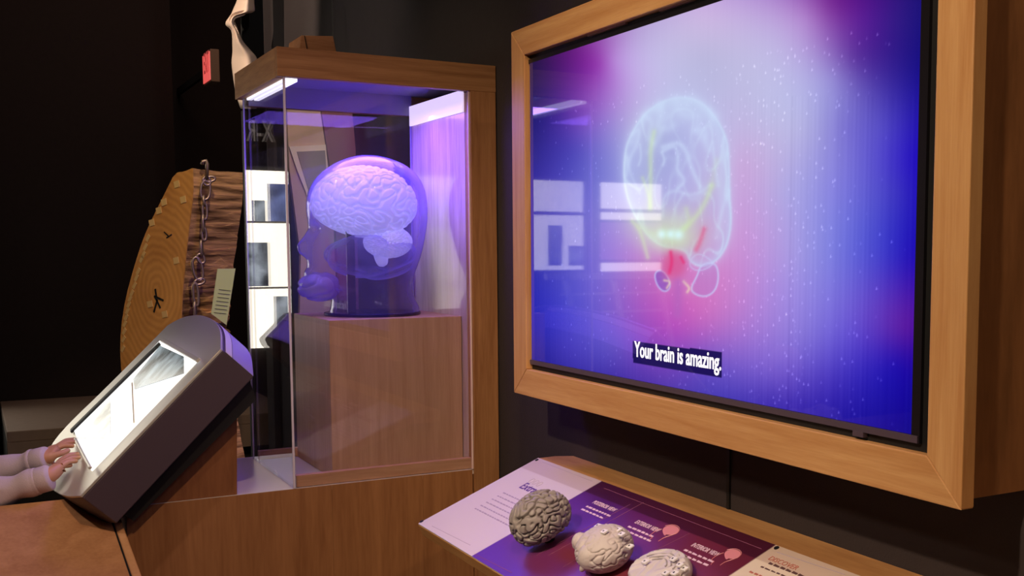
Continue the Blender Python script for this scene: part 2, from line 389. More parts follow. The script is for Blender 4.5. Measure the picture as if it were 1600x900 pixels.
# vertical streaks and drifting specks
u = np.linspace(0, 1, NY); st = np.zeros(NY)
for k in range(60):
    f_ = rng.uniform(20, 160); st += np.sin(2 * np.pi * f_ * u + rng.uniform(0, 6.28)) / 60 ** .5
stv = np.tile(st, NZ)
fade = np.exp(-((px - 1300) / 160) ** 2) * (py > 150) + .35 * (px < 1000) * (py > 380) + .25
col += (stv * .010 * fade)[:, None]
sp = np.zeros((NZ, NY))
for k in range(900):
    xi = int(rng.triangular(0, .78, 1) * (NY - 3)); zi = int(rng.uniform(0, .85) * (NZ - 3)); a_ = rng.uniform(.04, .3) ** 1.3
    sp[zi, xi] += a_; sp[zi + 1, xi] += a_ * .6; sp[zi, xi + 1] += a_ * .4
col += (sp.ravel() * 1.2)[:, None] * np.array([.9, .9, .9])
def seg_d(pts):
    best = np.full(len(px), 1e9)
    for (x0, y0), (x1, y1) in zip(pts[:-1], pts[1:]):
        dx, dy = x1 - x0, y1 - y0; t = np.clip(((px - x0) * dx + (py - y0) * dy) / (dx * dx + dy * dy), 0, 1)
        best = np.minimum(best, np.hypot(px - x0 - t * dx, py - y0 - t * dy))
    return best
def inside(pts):
    c = np.zeros(len(px), bool); n = len(pts)
    for i in range(n):
        x0, y0 = pts[i]; x1, y1 = pts[(i + 1) % n]
        if y0 == y1: continue
        cond = ((y0 > py) != (y1 > py)) & (px < (x1 - x0) * (py - y0) / (y1 - y0) + x0); c ^= cond
    return c
def mixc(mask, rgb):
    global col
    m = np.clip(mask, 0, 1)[:, None]; col = col * (1 - m) + m * np.array(rgb) / 255
Z8 = lambda L: [(940 + a * .4, 130 + b * .4) for a, b in L]
def smooth(L, it=2, closed=False):
    for _ in range(it):
        o = []
        n = len(L); R = range(n if closed else n - 1)
        if not closed: o.append(L[0])
        for i in R:
            a, b = L[i], L[(i + 1) % n]
            o += [(a[0] * .75 + b[0] * .25, a[1] * .75 + b[1] * .25), (a[0] * .25 + b[0] * .75, a[1] * .25 + b[1] * .75)]
        if not closed: o.append(L[-1])
        L = o
    return L
brain = smooth(Z8([(85,370),(90,260),(120,190),(165,120),(225,75),(300,52),(370,62),(425,105),(465,165),(493,230),(498,320),(500,430),(508,540),(495,620),(470,670),(440,700),(395,720),(345,700),(330,650),(240,640),(180,600),(130,520),(100,450)]), 2, True)
ins = inside(brain)
edge = seg_d(brain + [brain[0]])
lum = np.exp(-((px - 1120) / 230) ** 2 - ((py - 230) / 260) ** 2)
mixc(.30 * lum, (190, 178, 226))
mixc(.22 * np.exp(-((px - 1060) / 190) ** 2 - ((py - 430) / 110) ** 2), (176, 150, 214))
wob = np.zeros(len(px))
for k in range(40):
    a_ = rng.uniform(0, 6.28); fr_ = rng.uniform(.03, .16); wob += np.cos(fr_ * (px * math.cos(a_) * 1.5 + py * math.sin(a_) * .7) + rng.uniform(0, 6.28)) / 40 ** .5
ridge = np.exp(-(wob / .22) ** 2)
mixc(ins * (.34 + .32 * np.exp(-edge / 14)), (184, 196, 236))
mixc(ins * ridge * (.22 + .50 * np.exp(-edge / 16) * (py < 400)), (204, 220, 248))
mixc(ins * .28 * np.exp(-((px - 1040) / 34) ** 2 - ((py - 235) / 42) ** 2), (125, 125, 195))
mixc(.34 * np.exp(-(edge / 2.2) ** 2) + .42 * np.exp(-edge / 7), (200, 216, 246))
mixc(ins * .5 * np.clip((200 - py) / 45, 0, 1), (196, 212, 240))
def stroke(L, rgb, wd, a, z8=True):
    d = seg_d(smooth(Z8(L) if z8 else L)); mixc(a * (.75 * np.exp(-(d / wd / 1.25) ** 2) + .3 * np.exp(-d / wd / 3)), rgb)
W_ = (205, 222, 252)
for L, wd, a in (([(120,200),(150,175),(140,240),(110,290),(95,360)],2.2,.6),([(165,125),(200,150),(185,200),(200,235)],3,.6),([(225,80),(240,130),(215,170),(260,180),(280,165)],4,.55),
                 ([(240,250),(300,230),(330,260),(350,330),(385,405)],2.6,.8),([(290,60),(300,110),(340,130),(380,125),(370,180),(400,210)],5,.5),([(365,185),(410,180),(400,215),(420,260)],4,.6),
                 ([(240,265),(290,240),(300,300),(292,340),(330,380),(300,410)],2.0,.7),([(235,270),(247,300),(240,320)],1.4,.7),([(150,240),(155,290),(145,320)],1.4,.6),
                 ([(425,110),(455,200),(470,300),(465,400),(470,520),(450,600)],4,.4),([(435,230),(440,300),(455,400)],1.8,.6),([(495,420),(470,500),(455,560)],2,.5),
                 ([(240,520),(240,440),(290,415),(340,440),(390,425),(420,400)],2,.55),([(275,540),(290,480),(320,430)],1.6,.5),([(330,80),(350,50),(400,90),(440,130)],5,.5),
                 ([(180,110),(150,160),(120,230)],5,.45),([(100,290),(110,350),(150,430)],1.6,.4),([(260,130),(230,200),(180,270)],3,.35)):
    stroke(L, W_, wd * 1.3, a * .62)
lob = smooth(Z8([(375,750),(385,715),(420,700),(450,710),(458,760),(445,810),(410,835),(370,828),(345,805)]), 2, True)
mixc(inside(lob) * .35, (170, 130, 205)); mixc(.8 * np.exp(-(seg_d(lob + [lob[0]]) / 1.6) ** 2), (200, 200, 245))
lob = smooth(Z8([(205,740),(235,728),(262,760),(270,800),(245,818),(215,790)]), 2, True)
mixc(inside(lob) * .5, (95, 60, 190)); mixc(.8 * np.exp(-(seg_d(lob + [lob[0]]) / 1.4) ** 2), (190, 190, 245))
lob = smooth(Z8([(345,690),(380,660),(440,700),(420,720),(380,735),(345,720)]), 2, True)
mixc(.6 * np.exp(-(seg_d(lob + [lob[0]]) / 1.3) ** 2), (200, 200, 245))
mixc(.7 * np.exp(-((px - 1051) / 40) ** 2 - ((py - 374) / 22) ** 2), (205, 232, 178))
mixc(.5 * np.exp(-((px - 1040) / 55) ** 2 - ((py - 350) / 26) ** 2), (208, 218, 190))
mixc(.8 * np.exp(-(((px - 1053) / 20) ** 2 + ((py - 415) / 22) ** 2) ** 2), (216, 92, 150))
for L, wd, a in (([(205,190),(190,260),(192,380),(190,490)],2.6,.75),([(430,400),(400,480),(350,545),(290,595),(235,590)],3.2,.8),([(120,540),(150,570),(180,680)],2.4,.75),([(160,370),(185,440),(190,480)],2,.6),
                 ([(330,490),(345,540),(320,570)],3,.5),([(150,560),(200,590),(240,580)],5,.5),([(430,400),(440,340),(450,300)],3,.3)):
    stroke(L, (205, 232, 178), wd * 1.25, a * .62)
for x, y, s_ in ((235, 590, 7), (300, 592, 8), (270, 590, 7)):
    mixc(.95 * np.exp(-((px - 940 - x * .4) ** 2 + (py - 130 - y * .4) ** 2) / s_ ** 2), (215, 248, 250))
stroke([(245, 770), (270, 775), (255, 800)], (240, 225, 190), 1.5, .7); stroke([(320, 775), (345, 800), (335, 815)], (240, 225, 190), 1.8, .7)
stroke([(270, 660), (275, 700), (265, 740)], (230, 40, 110), 2.5, .6); stroke([(310, 680), (320, 700)], (230, 40, 110), 2, .6)
stroke([(300, 780), (298, 830), (296, 900)], (175, 100, 190), 7, .55)
stroke([(400, 570), (385, 620), (370, 650)], (225, 80, 130), 3.5, .5)
# caption box
cb = [(989, 532), (1128, 551), (1128, 590), (989, 566)]
mixc(inside(cb) * .95, (22, 12, 82))
col = np.clip(col, 0, 1)
linc = np.where(col <= .04045, col / 12.92, ((col + .055) / 1.055) ** 2.4)
me = bpy.data.meshes.new('display')
idx = np.arange(NY * NZ).reshape(NZ, NY)
faces = np.stack([idx[:-1, :-1], idx[:-1, 1:], idx[1:, 1:], idx[1:, :-1]], -1).reshape(-1, 4)
def fastmesh(me, V, Fq):
    me.vertices.add(len(V)); me.vertices.foreach_set('co', V.astype(np.float32).ravel())
    me.loops.add(Fq.size); me.loops.foreach_set('vertex_index', Fq.astype(np.int32).ravel())
    me.polygons.add(len(Fq)); me.polygons.foreach_set('loop_start', np.arange(0, Fq.size, 4, dtype=np.int32))
    me.update(calc_edges=True); me.validate()
def setcol(me, c):
    a = me.color_attributes.new('Col', 'FLOAT_COLOR', 'POINT')
    a.data.foreach_set('color', np.concatenate([c, np.ones((len(c), 1))], 1).astype(np.float32).ravel())
fastmesh(me, P - ORG[scr], faces); setcol(me, linc)
disp = bpy.data.objects.new('display', me); sc.collection.objects.link(disp); disp.parent = scr; ORG[disp] = ORG[scr]
me.materials.append(vcol('screen_picture', 1.0, .03, .6))
disp['label'] = 'glowing brain video with a caption'
a0, a1 = onX(992, 557, XS), onX(1125, 577, XS)
text('caption', 'Your brain is amazing.', glow('caption_white', (235, 235, 250), 1.0), disp, (XS - .0006, a0[1], a0[2] + .0005), (0, -1, 0), (0, 0, 1), .0385, .0003, .0006, squeeze=.755)

# ------------------------------------------------------------------ counter
ZC = H - .545
ct = thing('counter', (.75, 2.9, 0), 'long veneered counter carrying the glass display case, set against the dark wall', 'counter')
xl = .257
box('body', M_counter, ct, (xl + .03, WX - .002, 2.53, 2.94, 0, ZC - .02))
xs_ = [xl + .01, onY(520, 800, 2.5)[0], onY(662, 800, 2.5)[0], 1.055]
for a, b in zip(xs_[:-1], xs_[1:]):
    box('front_panel', M_counter, ct, (a + .0002, b - .0002, 2.502, 2.53, 0, ZC - .001))
M_top = plain('counter_laminate', (205, 195, 190), .35)
box('top', M_top, ct, (.30, WX - .002, 2.5025, 2.945, ZC - .012, ZC))
# splayed apron to the left of the counter corner
e0 = np.array([xl, 2.5, ZC - .03]); e1 = onY(221, 900, 2.3)
dd = (e1 - e0); e2 = e0 + dd * (e0[2] - .02) / (-dd[2]) * .55
lf = thing('splayed_apron', (-.2, 2.5, 0), 'sloping brown veneered apron under the tilted light table', 'panel')
eb = e0 - dd * .42
MB().prism([eb, e2, e2 + np.array([-1.3, 0, 0]), eb + np.array([-1.3, 0, 0])], (0, .03, .01)).build('face_board', M_left, lf, .002)
MB().prism([e0 + (-.002, -.004, .0), e2 + (-.002, -.004, 0), e2 + (-.020, -.004, 0), e0 + (-.014, -.004, 0)], (0, .004, 0)).build('edge_strip', wood('edge_light', (205, 155, 108), (185, 135, 88), (20, 20, 12)), lf)
MB().prism([e0 + (-.0155, -.002, .0), e2 + (-.024, -.002, 0), e2 + (-.029, -.002, 0), e0 + (-.019, -.002, 0)], (0, .003, 0)).build('groove', M_black, lf)

# ------------------------------------------------------------------ display case
HX0, HX1, HY0, HY1, HZ0, HZ1 = .604, 1.125, 2.496, 2.94, H + .3755, H + .4395
CX0, CX1, CYa, CYb = .617, 1.057, 2.5, 2.905
dc = thing('display_case', (.85, 2.7, ZC), 'tall glass display case with wooden header and post, glowing purple inside', 'display case')
box('header_front', M_case, dc, (HX0, HX1, HY0, HY0 + .022, HZ0, HZ1), .001)
box('header_end', M_case_y, dc, (HX0, HX0 + .022, HY0 + .0222, HY1, HZ0 - .001, HZ1), .001)
box('header_back', M_case, dc, (HX0 + .0222, HX1, HY1 - .022, HY1, H + .358, HZ1))
box('lid', M_case, dc, (HX0 + .0222, HX1, HY0 + .0222, HY1 - .0222, HZ1 - .02, HZ1 - .002))
M_line = plain('grey_lining', (128, 120, 140), .7)
box('lining', M_line, dc, (HX0 + .023, HX1 - .002, HY0 + .0225, HY1 - .0225, HZ1 - .03, HZ1 - .021))
box('header_lining', M_line, dc, (CX0 + .012, CX1, CYb - .004, CYb - .001, H + .357, H + .41))
for a, b in ((CX0 + .006, CX0 + .018), (CX0 + .024, CX0 + .036)):
    box('light_strip', glow('white_strip', (250, 246, 255), 1.6), dc, (a, b, CYa + .02, CYb - .01, HZ0 - .006, HZ0 + .004))
box('lit_band_glow', glow('lilac_glow', (236, 218, 250), .95), dc, (CX1 - .006, CX1 - .002, CYa + .03, CYb - .004, H + .329, HZ0 + .006))  # added glowing panel for the lit white band on the end wall
box('post', M_case_v, dc, (CX1 + .001, WX - .003, 2.495, 2.53, 0.001, HZ0 - .0004), .001)
box('end_wall', M_ply, dc, (CX1, CX1 + .012, 2.531, CYb, ZC + .001, HZ0))
gl = lambda n, b: box(n, M_glass, dc, b)
gl('glass_front', (CX0, CX1, CYa, CYa + .008, ZC + .001, HZ0 + .003))
gl('glass_left', (CX0, CX0 + .008, CYa + .0085, CYb, ZC + .001, HZ0 + .003))
box('glass_back', clear('anti_glare_glass', (.97, .97, 1), boost=.3), dc, (CX0 + .0085, CX1, CYb - .0, CYb + .008, ZC + .001, HZ0 + .003))
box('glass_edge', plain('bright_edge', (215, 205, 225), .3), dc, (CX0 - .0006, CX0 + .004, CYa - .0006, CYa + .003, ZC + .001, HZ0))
box('glass_edge', M_edge, dc, (CX0 - .0006, CX0 + .003, CYb + .003, CYb + .0086, ZC + .001, HZ0))
box('glass_edge', M_edge, dc, (CX1 - .005, CX1 - .001, CYb - .006, CYb - .001, ZC + .001, HZ0))
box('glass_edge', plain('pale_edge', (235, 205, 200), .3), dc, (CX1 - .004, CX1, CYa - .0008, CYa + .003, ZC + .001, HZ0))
M_rail = wood('rail_wood', (205, 160, 125), (180, 132, 98), (4, 25, 60))
box('base_rail', M_rail, dc, (CX0 + .009, CX1 - .001, CYa + .009, CYa + .027, ZC + .001, ZC + .028), .001)
box('base_rail', M_rail, dc, (CX0 + .009, CX1 - .001, CYb - .02, CYb - .002, ZC + .001, ZC + .024), .001)
# small wooden block on top of the header
pb = [onY(453, 76, 2.86), onY(461, 61.5, 2.86), onY(510, 62.5, 2.86), onY(521, 80, 2.86)]
zb = HZ1
blk = thing('wood_block', (.74, 2.88, zb), 'small honey-brown wooden chock lying on top of the display case', 'block')
poly = [np.array([p[0], 2.80, max(p[2], zb) if i in (1, 2) else zb + .0005]) for i, p in enumerate(pb)]
MB().prism(poly, (0, .12, 0)).build('body', wood('block_wood', (190, 140, 105), (165, 115, 80), (4, 25, 50)), blk, .001)
MB().beam(poly[1] + (.008, -.0006, .0), poly[0] + (.036, -.0006, 0), .002, .001, (0, 1, 0)).build('crack', M_black, blk)

# pedestal inside the case
ped = MB().box(.724, 1.0555, 2.5625, 2.885, ZC + .0005, H - .1685).build('pedestal', M_ped, None, .0015)
tag(ped, 'pale wooden pedestal box inside the glass case under the clear head', 'pedestal')
ZP = H - .1685

# ------------------------------------------------------------------ transparent head with its brain
HC = (.868, 2.72)
hd = thing('transparent_head', (HC[0], HC[1], ZP), 'life-size clear acrylic head with a pale brain, standing on the pedestal', 'model head')
hz = .392                                           # height from the base to the crown
def head_rows():
    # z fraction, front x, back x, half width (head looks along -X before it is turned)
    prof = [(0, -.095, .128, .085), (.03, -.092, .128, .085), (.10, -.088, .115, .078), (.14, -.094, .112, .077), (.165, -.128, .112, .077), (.185, -.142, .113, .077), (.225, -.150, .116, .08), (.26, -.148, .120, .083), (.29, -.145, .125, .087), (.34, -.146, .132, .090),
            (.38, -.148, .137, .094), (.43, -.146, .142, .098), (.48, -.143, .146, .102), (.53, -.138, .149, .106), (.58, -.142, .152, .110), (.64, -.145, .153, .113), (.70, -.145, .152, .115), (.77, -.139, .148, .114), (.84, -.124, .138, .108), (.90, -.100, .120, .094), (.95, -.070, .092, .074), (.98, -.040, .06, .048), (.997, -.012, .03, .02)]
    rows = []
    n = 72
    for zf, xf, xb_, wd in prof:
        r = []
        cx = (xf + xb_) / 2; a = (xb_ - xf) / 2
        for k in range(n):
            t = 2 * math.pi * k / n; c, s = math.cos(t), math.sin(t)
            ex = 2 / 2.3
            x = cx + a * math.copysign(abs(c) ** ex, c); y = wd * math.copysign(abs(s) ** ex, s)
            ang = abs((t - math.pi + math.pi) % (2 * math.pi) - math.pi)   # 0 at front
            ang = abs(t - math.pi)
            nose = math.exp(-(ang / .17) ** 2) * (max(0, 1 - abs((zf - .405) / .05)) ** .8 * .034 + max(0, 1 - abs((zf - .47) / .08)) * .012)
            lips = math.exp(-(ang / .32) ** 2) * (max(0, 1 - abs((zf - .315) / .02)) * .011 + max(0, 1 - abs((zf - .27) / .022)) * .010)
            chin = math.exp(-(ang / .4) ** 2) * max(0, 1 - abs((zf - .205) / .035)) * .010
            eye = -math.exp(-((ang - .42) / .16) ** 2) * max(0, 1 - abs((zf - .525) / .05)) * .016
            x -= nose + lips + chin + eye
            ear = math.exp(-((ang - 1.62) / .10) ** 2) * max(0, 1 - abs((zf - .47) / .075)) * .012
            y += math.copysign(ear, s)
            r.append((x, y, zf * hz))
        rows.append(r)
    # finer rows where the face has its relief
    out = []
    for i in range(len(rows) - 1):
        for q in (0, .5):
            out.append([tuple(np.array(a) * (1 - q) + np.array(b) * q) for a, b in zip(rows[i], rows[i + 1])])
    out.append(rows[-1]); return out
rot = math.radians(-14); cr_, sr_ = math.cos(rot), math.sin(rot)
def turn(p, c=HC, z=ZP): return (c[0] + p[0] * cr_ - p[1] * sr_, c[1] + p[0] * sr_ + p[1] * cr_, z + p[2])
rows = head_rows()
m = MB(); R_ = [[turn((p[0], p[1], p[2] + .008)) for p in r] for r in rows]
m.grid(R_, True); b0 = len(m.v); m.v.append(tuple(np.mean(R_[-1], axis=0))); n = 72; L0 = (len(rows) - 1) * n
m.f += [(L0 + k, L0 + (k + 1) % n, b0) for k in range(n)]
M_head = clear('clear_acrylic_head', (.90, .84, 1.0), 1.45, .13, (.46, .38, 1.0), .03, 1.3, bump=.10)
m.build('clear_shell', M_head, hd, smooth=True, sub=1)
MB().lathe([(.118, 0), (.120, .003), (.120, .007), (.118, .0085)], (HC[0] + .012, HC[1], ZP)).build('base_disc', plain('indigo_base', (22, 14, 70), .25), hd, smooth=False)
pr = onY(548, 420, HC[1] - .01)
MB().box(pr[0] - .010, pr[0] + .010, HC[1] - .014, HC[1] - .006, ZP + .008, ZP + .215).build('support_rod', plain('indigo_rod', (16, 10, 70), .3), hd)

random.seed(7)
def labyrinth(seed, k, n=26):
    r = np.random.default_rng(seed); d = r.normal(size=(n, 3)); d /= np.linalg.norm(d, axis=1)[:, None]
    return d * k * r.uniform(.85, 1.15, n)[:, None], r.uniform(0, 6.28, n)
def brain_mesh(name, mat, parent, c, radii, seed, k=10, depth=.09, width=.33, subdiv=6, rotm=None, shape=None, sink=None):
    bm = bmesh.new(); bmesh.ops.create_icosphere(bm, subdivisions=subdiv, radius=1)
    me = bpy.data.meshes.new(name); bm.to_mesh(me); bm.free()
    n = len(me.vertices); a = np.empty(n * 3, np.float32); me.vertices.foreach_get('co', a); a = a.reshape(-1, 3).astype(float)
    a /= np.linalg.norm(a, axis=1)[:, None]
    D, ph = labyrinth(seed, k)
    w_ = a + .10 * np.stack([np.sin(5 * a[:, 1] + 1), np.sin(5 * a[:, 2] + 2), np.sin(5 * a[:, 0])], 1)
    f = np.cos(w_ @ D.T + ph).sum(1) / math.sqrt(len(ph) / 2)
    h = 1 - np.exp(-(np.abs(f) / width) ** 1.5)
    r = 1 - depth * (1 - h)
    q = a * r[:, None]
    if shape: q = shape(q, a)
    q = q * np.array(radii)
    if rotm is not None: q = q @ np.array(rotm).T
    q = q + np.array(c) - ORG[parent]
    me.vertices.foreach_set('co', q.astype(np.float32).ravel()); me.update()
    for p in me.polygons: p.use_smooth = True
    me.materials.append(mat)
    o = bpy.data.objects.new(name, me); sc.collection.objects.link(o); o.parent = parent; ORG[o] = ORG[parent]
    return o
def cerebrum(q, a):
    q = q.copy(); low = np.clip(-a[:, 2] - .05, 0, 1)
    q[:, 2] += low * .45 * np.clip(.6 - a[:, 0] * .2, 0, 1)          # flatter underneath
    q[:, 0] *= 1 + .06 * a[:, 2]
    mid = np.exp(-(a[:, 1] / .07) ** 2) * np.clip(a[:, 2] + .2, 0, 1); q[:, 2] -= .14 * mid
    return q
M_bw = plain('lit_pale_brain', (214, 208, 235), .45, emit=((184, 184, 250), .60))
Rz = Matrix.Rotation(rot, 3, 'Z')
bc = onY(564, 322, HC[1])
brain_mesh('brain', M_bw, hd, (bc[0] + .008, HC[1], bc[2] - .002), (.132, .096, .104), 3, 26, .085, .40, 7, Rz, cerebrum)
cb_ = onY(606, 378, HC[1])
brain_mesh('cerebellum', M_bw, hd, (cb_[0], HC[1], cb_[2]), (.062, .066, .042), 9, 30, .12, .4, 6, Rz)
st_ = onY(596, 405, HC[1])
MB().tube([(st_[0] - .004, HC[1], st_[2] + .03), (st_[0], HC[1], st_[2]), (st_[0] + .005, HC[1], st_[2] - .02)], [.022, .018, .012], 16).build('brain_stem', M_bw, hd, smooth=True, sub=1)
M_base = clear('cloudy_base', (.92, .88, 1), 1.45, .10, (.46, .40, 1.0), .05, .12)
# thick cast jaw glowing inside the chin
jc = onY(496, 448, HC[1])
M_jaw = clear('cloudy_jaw', (.85, .8, 1), 1.45, .42, (.52, .46, 1.0), .05, 1.2, bump=.3)
brain_mesh('jaw', M_jaw, hd, (jc[0] + .004, HC[1], jc[2]), (.054, .054, .038), 5, 5, .14, .6, 5, Rz)
brain_mesh('skull_base', M_base, hd, (onY(580, 400, HC[1])[0], HC[1], onY(580, 400, HC[1])[2]), (.118, .080, .062), 15, 4, .10, .7, 5, Rz)

# ------------------------------------------------------------------ things seen behind the case
YG = 3.6
def gpanel(name, pts, mat, label, cat, y=YG, t=.02, lift=0):
    pp = [onY(a, b, y) for a, b in pts]
    o = MB().prism(pp, (0, t, 0)).build(name, mat, None); tag(o, label, cat); return o
gp = thing('graphic_panel', (onY(480, 480, YG)[0], YG, 1.3), 'beige display board standing behind the case, with a tilted picture on it', 'display board')
P4 = lambda L, y: [onY(a, b, y) for a, b in L]
MB().prism(P4([(448, 150), (497, 150), (519, 300), (530, 560), (467, 560), (470, 400), (452, 262)], YG), (0, .02, 0)).build('board', plain('beige_board', (190, 168, 148), .7, emit=None, var=.1), gp)
MB().prism(P4([(452, 229), (509, 226), (515, 300), (490, 345), (478, 300), (463, 262)], YG - .012), (0, .010, 0)).build('mount', plain('cream_mount', (225, 215, 195), .6), gp)
MB().prism(P4([(464, 237), (508, 235), (512, 300), (492, 330)], YG - .016), (0, .003, 0)).build('print', plain('grey_print', (140, 136, 130), .5, var=.4, bscale=60), gp)
mb = MB(); P_ = P4([(499, 150), (548, 150), (562, 300), (575, 500), (533, 500), (521, 300)], YG + .03); mb.prism(P_, (0, .02, 0))
mv = mb.build('mauve_banner', plain('mauve_cloth', (128, 84, 104), .8, var=.1), None); tag(mv, 'narrow mauve banner hanging behind the clear head, beside the beige board', 'banner')
gp['label'] = 'beige display board standing behind the case, with a tilted picture on it'
sg = thing('round_symbol_sign', (onY(631, 190, 3.5)[0], 3.5, onY(631, 205, 3.5)[2]), 'small white sign with a round symbol, hung behind the case near its back corner', 'sign')
MB().prism(P4([(620, 165), (642, 165), (641, 206), (628, 203)], 3.5), (0, .004, 0)).build('plate', plain('sign_white', (205, 195, 215), .5), sg)
cc = onY(632, 190, 3.497)
MB().tube([(cc[0] + .008 * math.cos(a), 3.497, cc[2] + .010 * math.sin(a)) for a in np.linspace(0, 2 * math.pi, 20, endpoint=False)], .0018, 6, True).build('symbol', M_black, sg)
MB().box(cc[0] - .0012, cc[0] + .0012, 3.4985, 3.5, cc[2] - .004, cc[2] + .006).build('symbol_bar', M_black, sg)
MB().beam(onY(630, 166, 3.502), (onY(630, 166, 3.502)[0], 3.502, 3.69), .003, .003, (0, 1, 0)).build('cord', M_black, sg)
# support stand for the banner and the board
box('stand_leg', M_black, gp, (onY(475, 500, YG)[0], onY(475, 500, YG)[0] + .03, YG + .021, YG + .045, 0.001, 1.5))
box('stand_foot', M_black, gp, (onY(460, 500, YG)[0], onY(520, 500, YG)[0], YG - .12, YG + .18, 0.0, .02))
MB().tube([P_[0] + (0, .01, .004), P_[1] + (0, .01, .004)], .006, 8).build('rail', M_black, mv)
tp = (P_[0] + P_[1]) / 2
MB().beam(tp + (0, .01, .004), (tp[0], tp[1] + .01, 3.699), .003, .003, (0, 1, 0)).build('cord', M_black, mv)

# ------------------------------------------------------------------ x-ray light wall (outside the frame on the left, mirrored in the glass and the screen)
YL = 6.5
def mir(x, y, Xm, Y=None):
    p = onY(x, y, Y or YL); return 2 * Xm - p[0], p[2]
lw = thing('xray_light_wall', (-1.1, YL, 0), 'wall of white backlit x-ray viewing panels against the far brown wall', 'light box')
zr = [mir(415, y, .617)[1] for y in (545, 450, 347, 265)]            # shelf heights
xg0, xg1 = -.06, -.36
M_lt = glow('viewer_white', (255, 246, 226), 3.5)
M_fr = plain('viewer_frame', (60, 56, 54), .6)
xe = mir(1034, 300, XS)[0]; xL = [-.06, -.62, mir(912, 300, XS)[0] + .12, mir(912, 300, XS)[0], mir(940, 300, XS)[0], xe]
box('back_board', M_fr, lw, (xe - .02, -.04, YL + .02, YL + .20, 0.02, zr[3] + .02))
bays = [(xL[1] + .01, xL[0], [(zr[0], zr[1]), (zr[1], zr[2]), (zr[2], zr[3])]), (xL[3], xL[1] - .01, [(mir(880, 423, XS)[1], mir(880, 335, XS)[1]), (mir(880, 332, XS)[1], zr[3])]),
        (xe, xL[4], [(mir(990, 425, XS)[1], mir(990, 409, XS)[1]), (mir(990, 345, XS)[1], mir(990, 331, XS)[1]), (mir(990, 328, XS)[1], zr[3])])]
for x0, x1, rws in bays:
    for z0, z1 in rws:
        box('viewing_panel', M_lt, lw, (x0 + .004, x1 - .004, YL, YL + .02, z0 + .006, z1 - .006))
bl = bays[1][2][0]
box('viewing_panel', glow('lilac_viewer', (200, 120, 190), 1.0), lw, (xe, xL[4], YL + .001, YL + .02, mir(990, 405, XS)[1], mir(990, 348, XS)[1]))
F1 = film('xray_dark', 1.6, .05, .7, 9); F2 = film('xray_blue', 1.5, .25, .8, 7, (150, 165, 230)); F3 = film('xray_grey', 1.6, .12, .6, 12)
def wfilm(a, b, Xm, mat, dz=0):
    (x0, z0), (x1, z1) = mir(*a, Xm), mir(*b, Xm)
    MB().box(min(x0, x1), max(x0, x1), YL - .008, YL - .001, min(z0, z1), max(z0, z1)).build('xray_film', mat, lw)
wfilm((417, 287), (450, 346), .617, F2); wfilm((393, 313), (414, 346), .617, F3); wfilm((385, 379), (419, 447), .617, F1); wfilm((427, 463), (450, 512), .617, F1)
wfilm((856, 352), (878, 415), XS, F3); wfilm((888, 384), (912, 415), XS, F3)
# letters above the light wall
M_let = plain('pale_letters', (190, 180, 170), .6, emit=((190, 180, 170), .35))
xr, zr_ = mir(397, 220, .617)
wl = bpy.data.objects['wall_far_left']
(x0_, z0_) = mir(427, 222, .617, 6.745)
text('lettering', 'X-R', M_let, wl, (x0_, 6.745, z0_), (1, 0, 0), (0, 0, 1), .18, .003, 0, squeeze=.52)
# table frames below the viewers
tbm = thing('steel_trestle', (-1.7, 6.1, 0), 'white steel trestle frame standing before the x-ray light wall', 'trestle')
zq = mir(880, 430, XS)[1]
M_ws = glow('white_rail_lit', (230, 220, 225), .9)
M_wp = plain('white_rail', (235, 230, 235), .5)
for xx in (-1.25, -1.6, -1.95):
    MB().beam((xx, 6.2, zq), (xx - .12, 5.9, .0), .03, .03, (0, 1, 0)).build('leg', M_wp, tbm)
box('rail', M_wp, tbm, (-2.05, -1.1, 6.16, 6.2, zq - .02, zq + .02))
for k in range(3):
    box('shelf', M_wp, tbm, (-2.0, -1.2, 6.17, 6.19, zq - .12 - .12 * k, zq - .105 - .12 * k))

# ------------------------------------------------------------------ tilted light table
YS = 2.44
A = onY(125, 775, YS); B = onY(345, 545, YS)
Ld = (B - A); Ls = np.linalg.norm(Ld); Ld /= Ls
Nf = np.array([-Ld[2], 0, Ld[0]])                               # out of the face: up and to the left
Td = np.array([0, 1.0, 0])
lt = thing('tilted_light_table', (A[0] + .1, 2.75, A[2] - .1), 'steel-faced x-ray light table tilted towards the visitor, with a dark plum side', 'light table')
fp = lambda s, t, h=0: A + Ld * s + Td * t + Nf * h
out = [(0, 0), (Ls, 0)]
out += smooth([(Ls, 0), (.447, .168), (.464, .34), (.464, .516), (.444, .672), (.414, .72)], 2)[1:]
out += smooth([(.414, .72), (.256, .70), (.10, .63), (.013, .556), (-.031, .481), (-.057, .408), (-.056, .30), (-.049, .219), (-.031, .118), (0, 0)], 2)[1:-1]
_st = [onP(x, y, A, Nf) - A for x, y in ((262, 508), (211, 560), (156, 615), (111, 658), (86, 686), (75, 705), (72, 740), (78, 764), (100, 776))]
_st = [(float(p @ Ld), float(p[1])) for p in _st]
out = [(0, 0), (Ls, 0)] + smooth([(Ls, 0), (.447, .168), (.464, .34), (.464, .516), (.444, .672), _st[0]], 2)[1:] + smooth(_st + [(0, 0)], 2)[1:-1]
TH = .092
MB().prism([fp(s, t, -.006) for s, t in out], -Nf * (TH - .006)).build('body', M_plum, lt, .002)
MB().prism([fp(s, t, 0) for s, t in out], -Nf * .0058).build('face_plate', M_steel, lt, .0012)
win = [(.045, .085), (.358, .085), (.358, .645), (.056, .635)]
MB().prism([fp(s, t, .003) for s, t in win], -Nf * .0028).build('light_panel', glow('table_white', (250, 250, 246), 1.15), lt)
def onF(x, y, h):
    return onP(x, y, fp(0, 0, h), Nf)
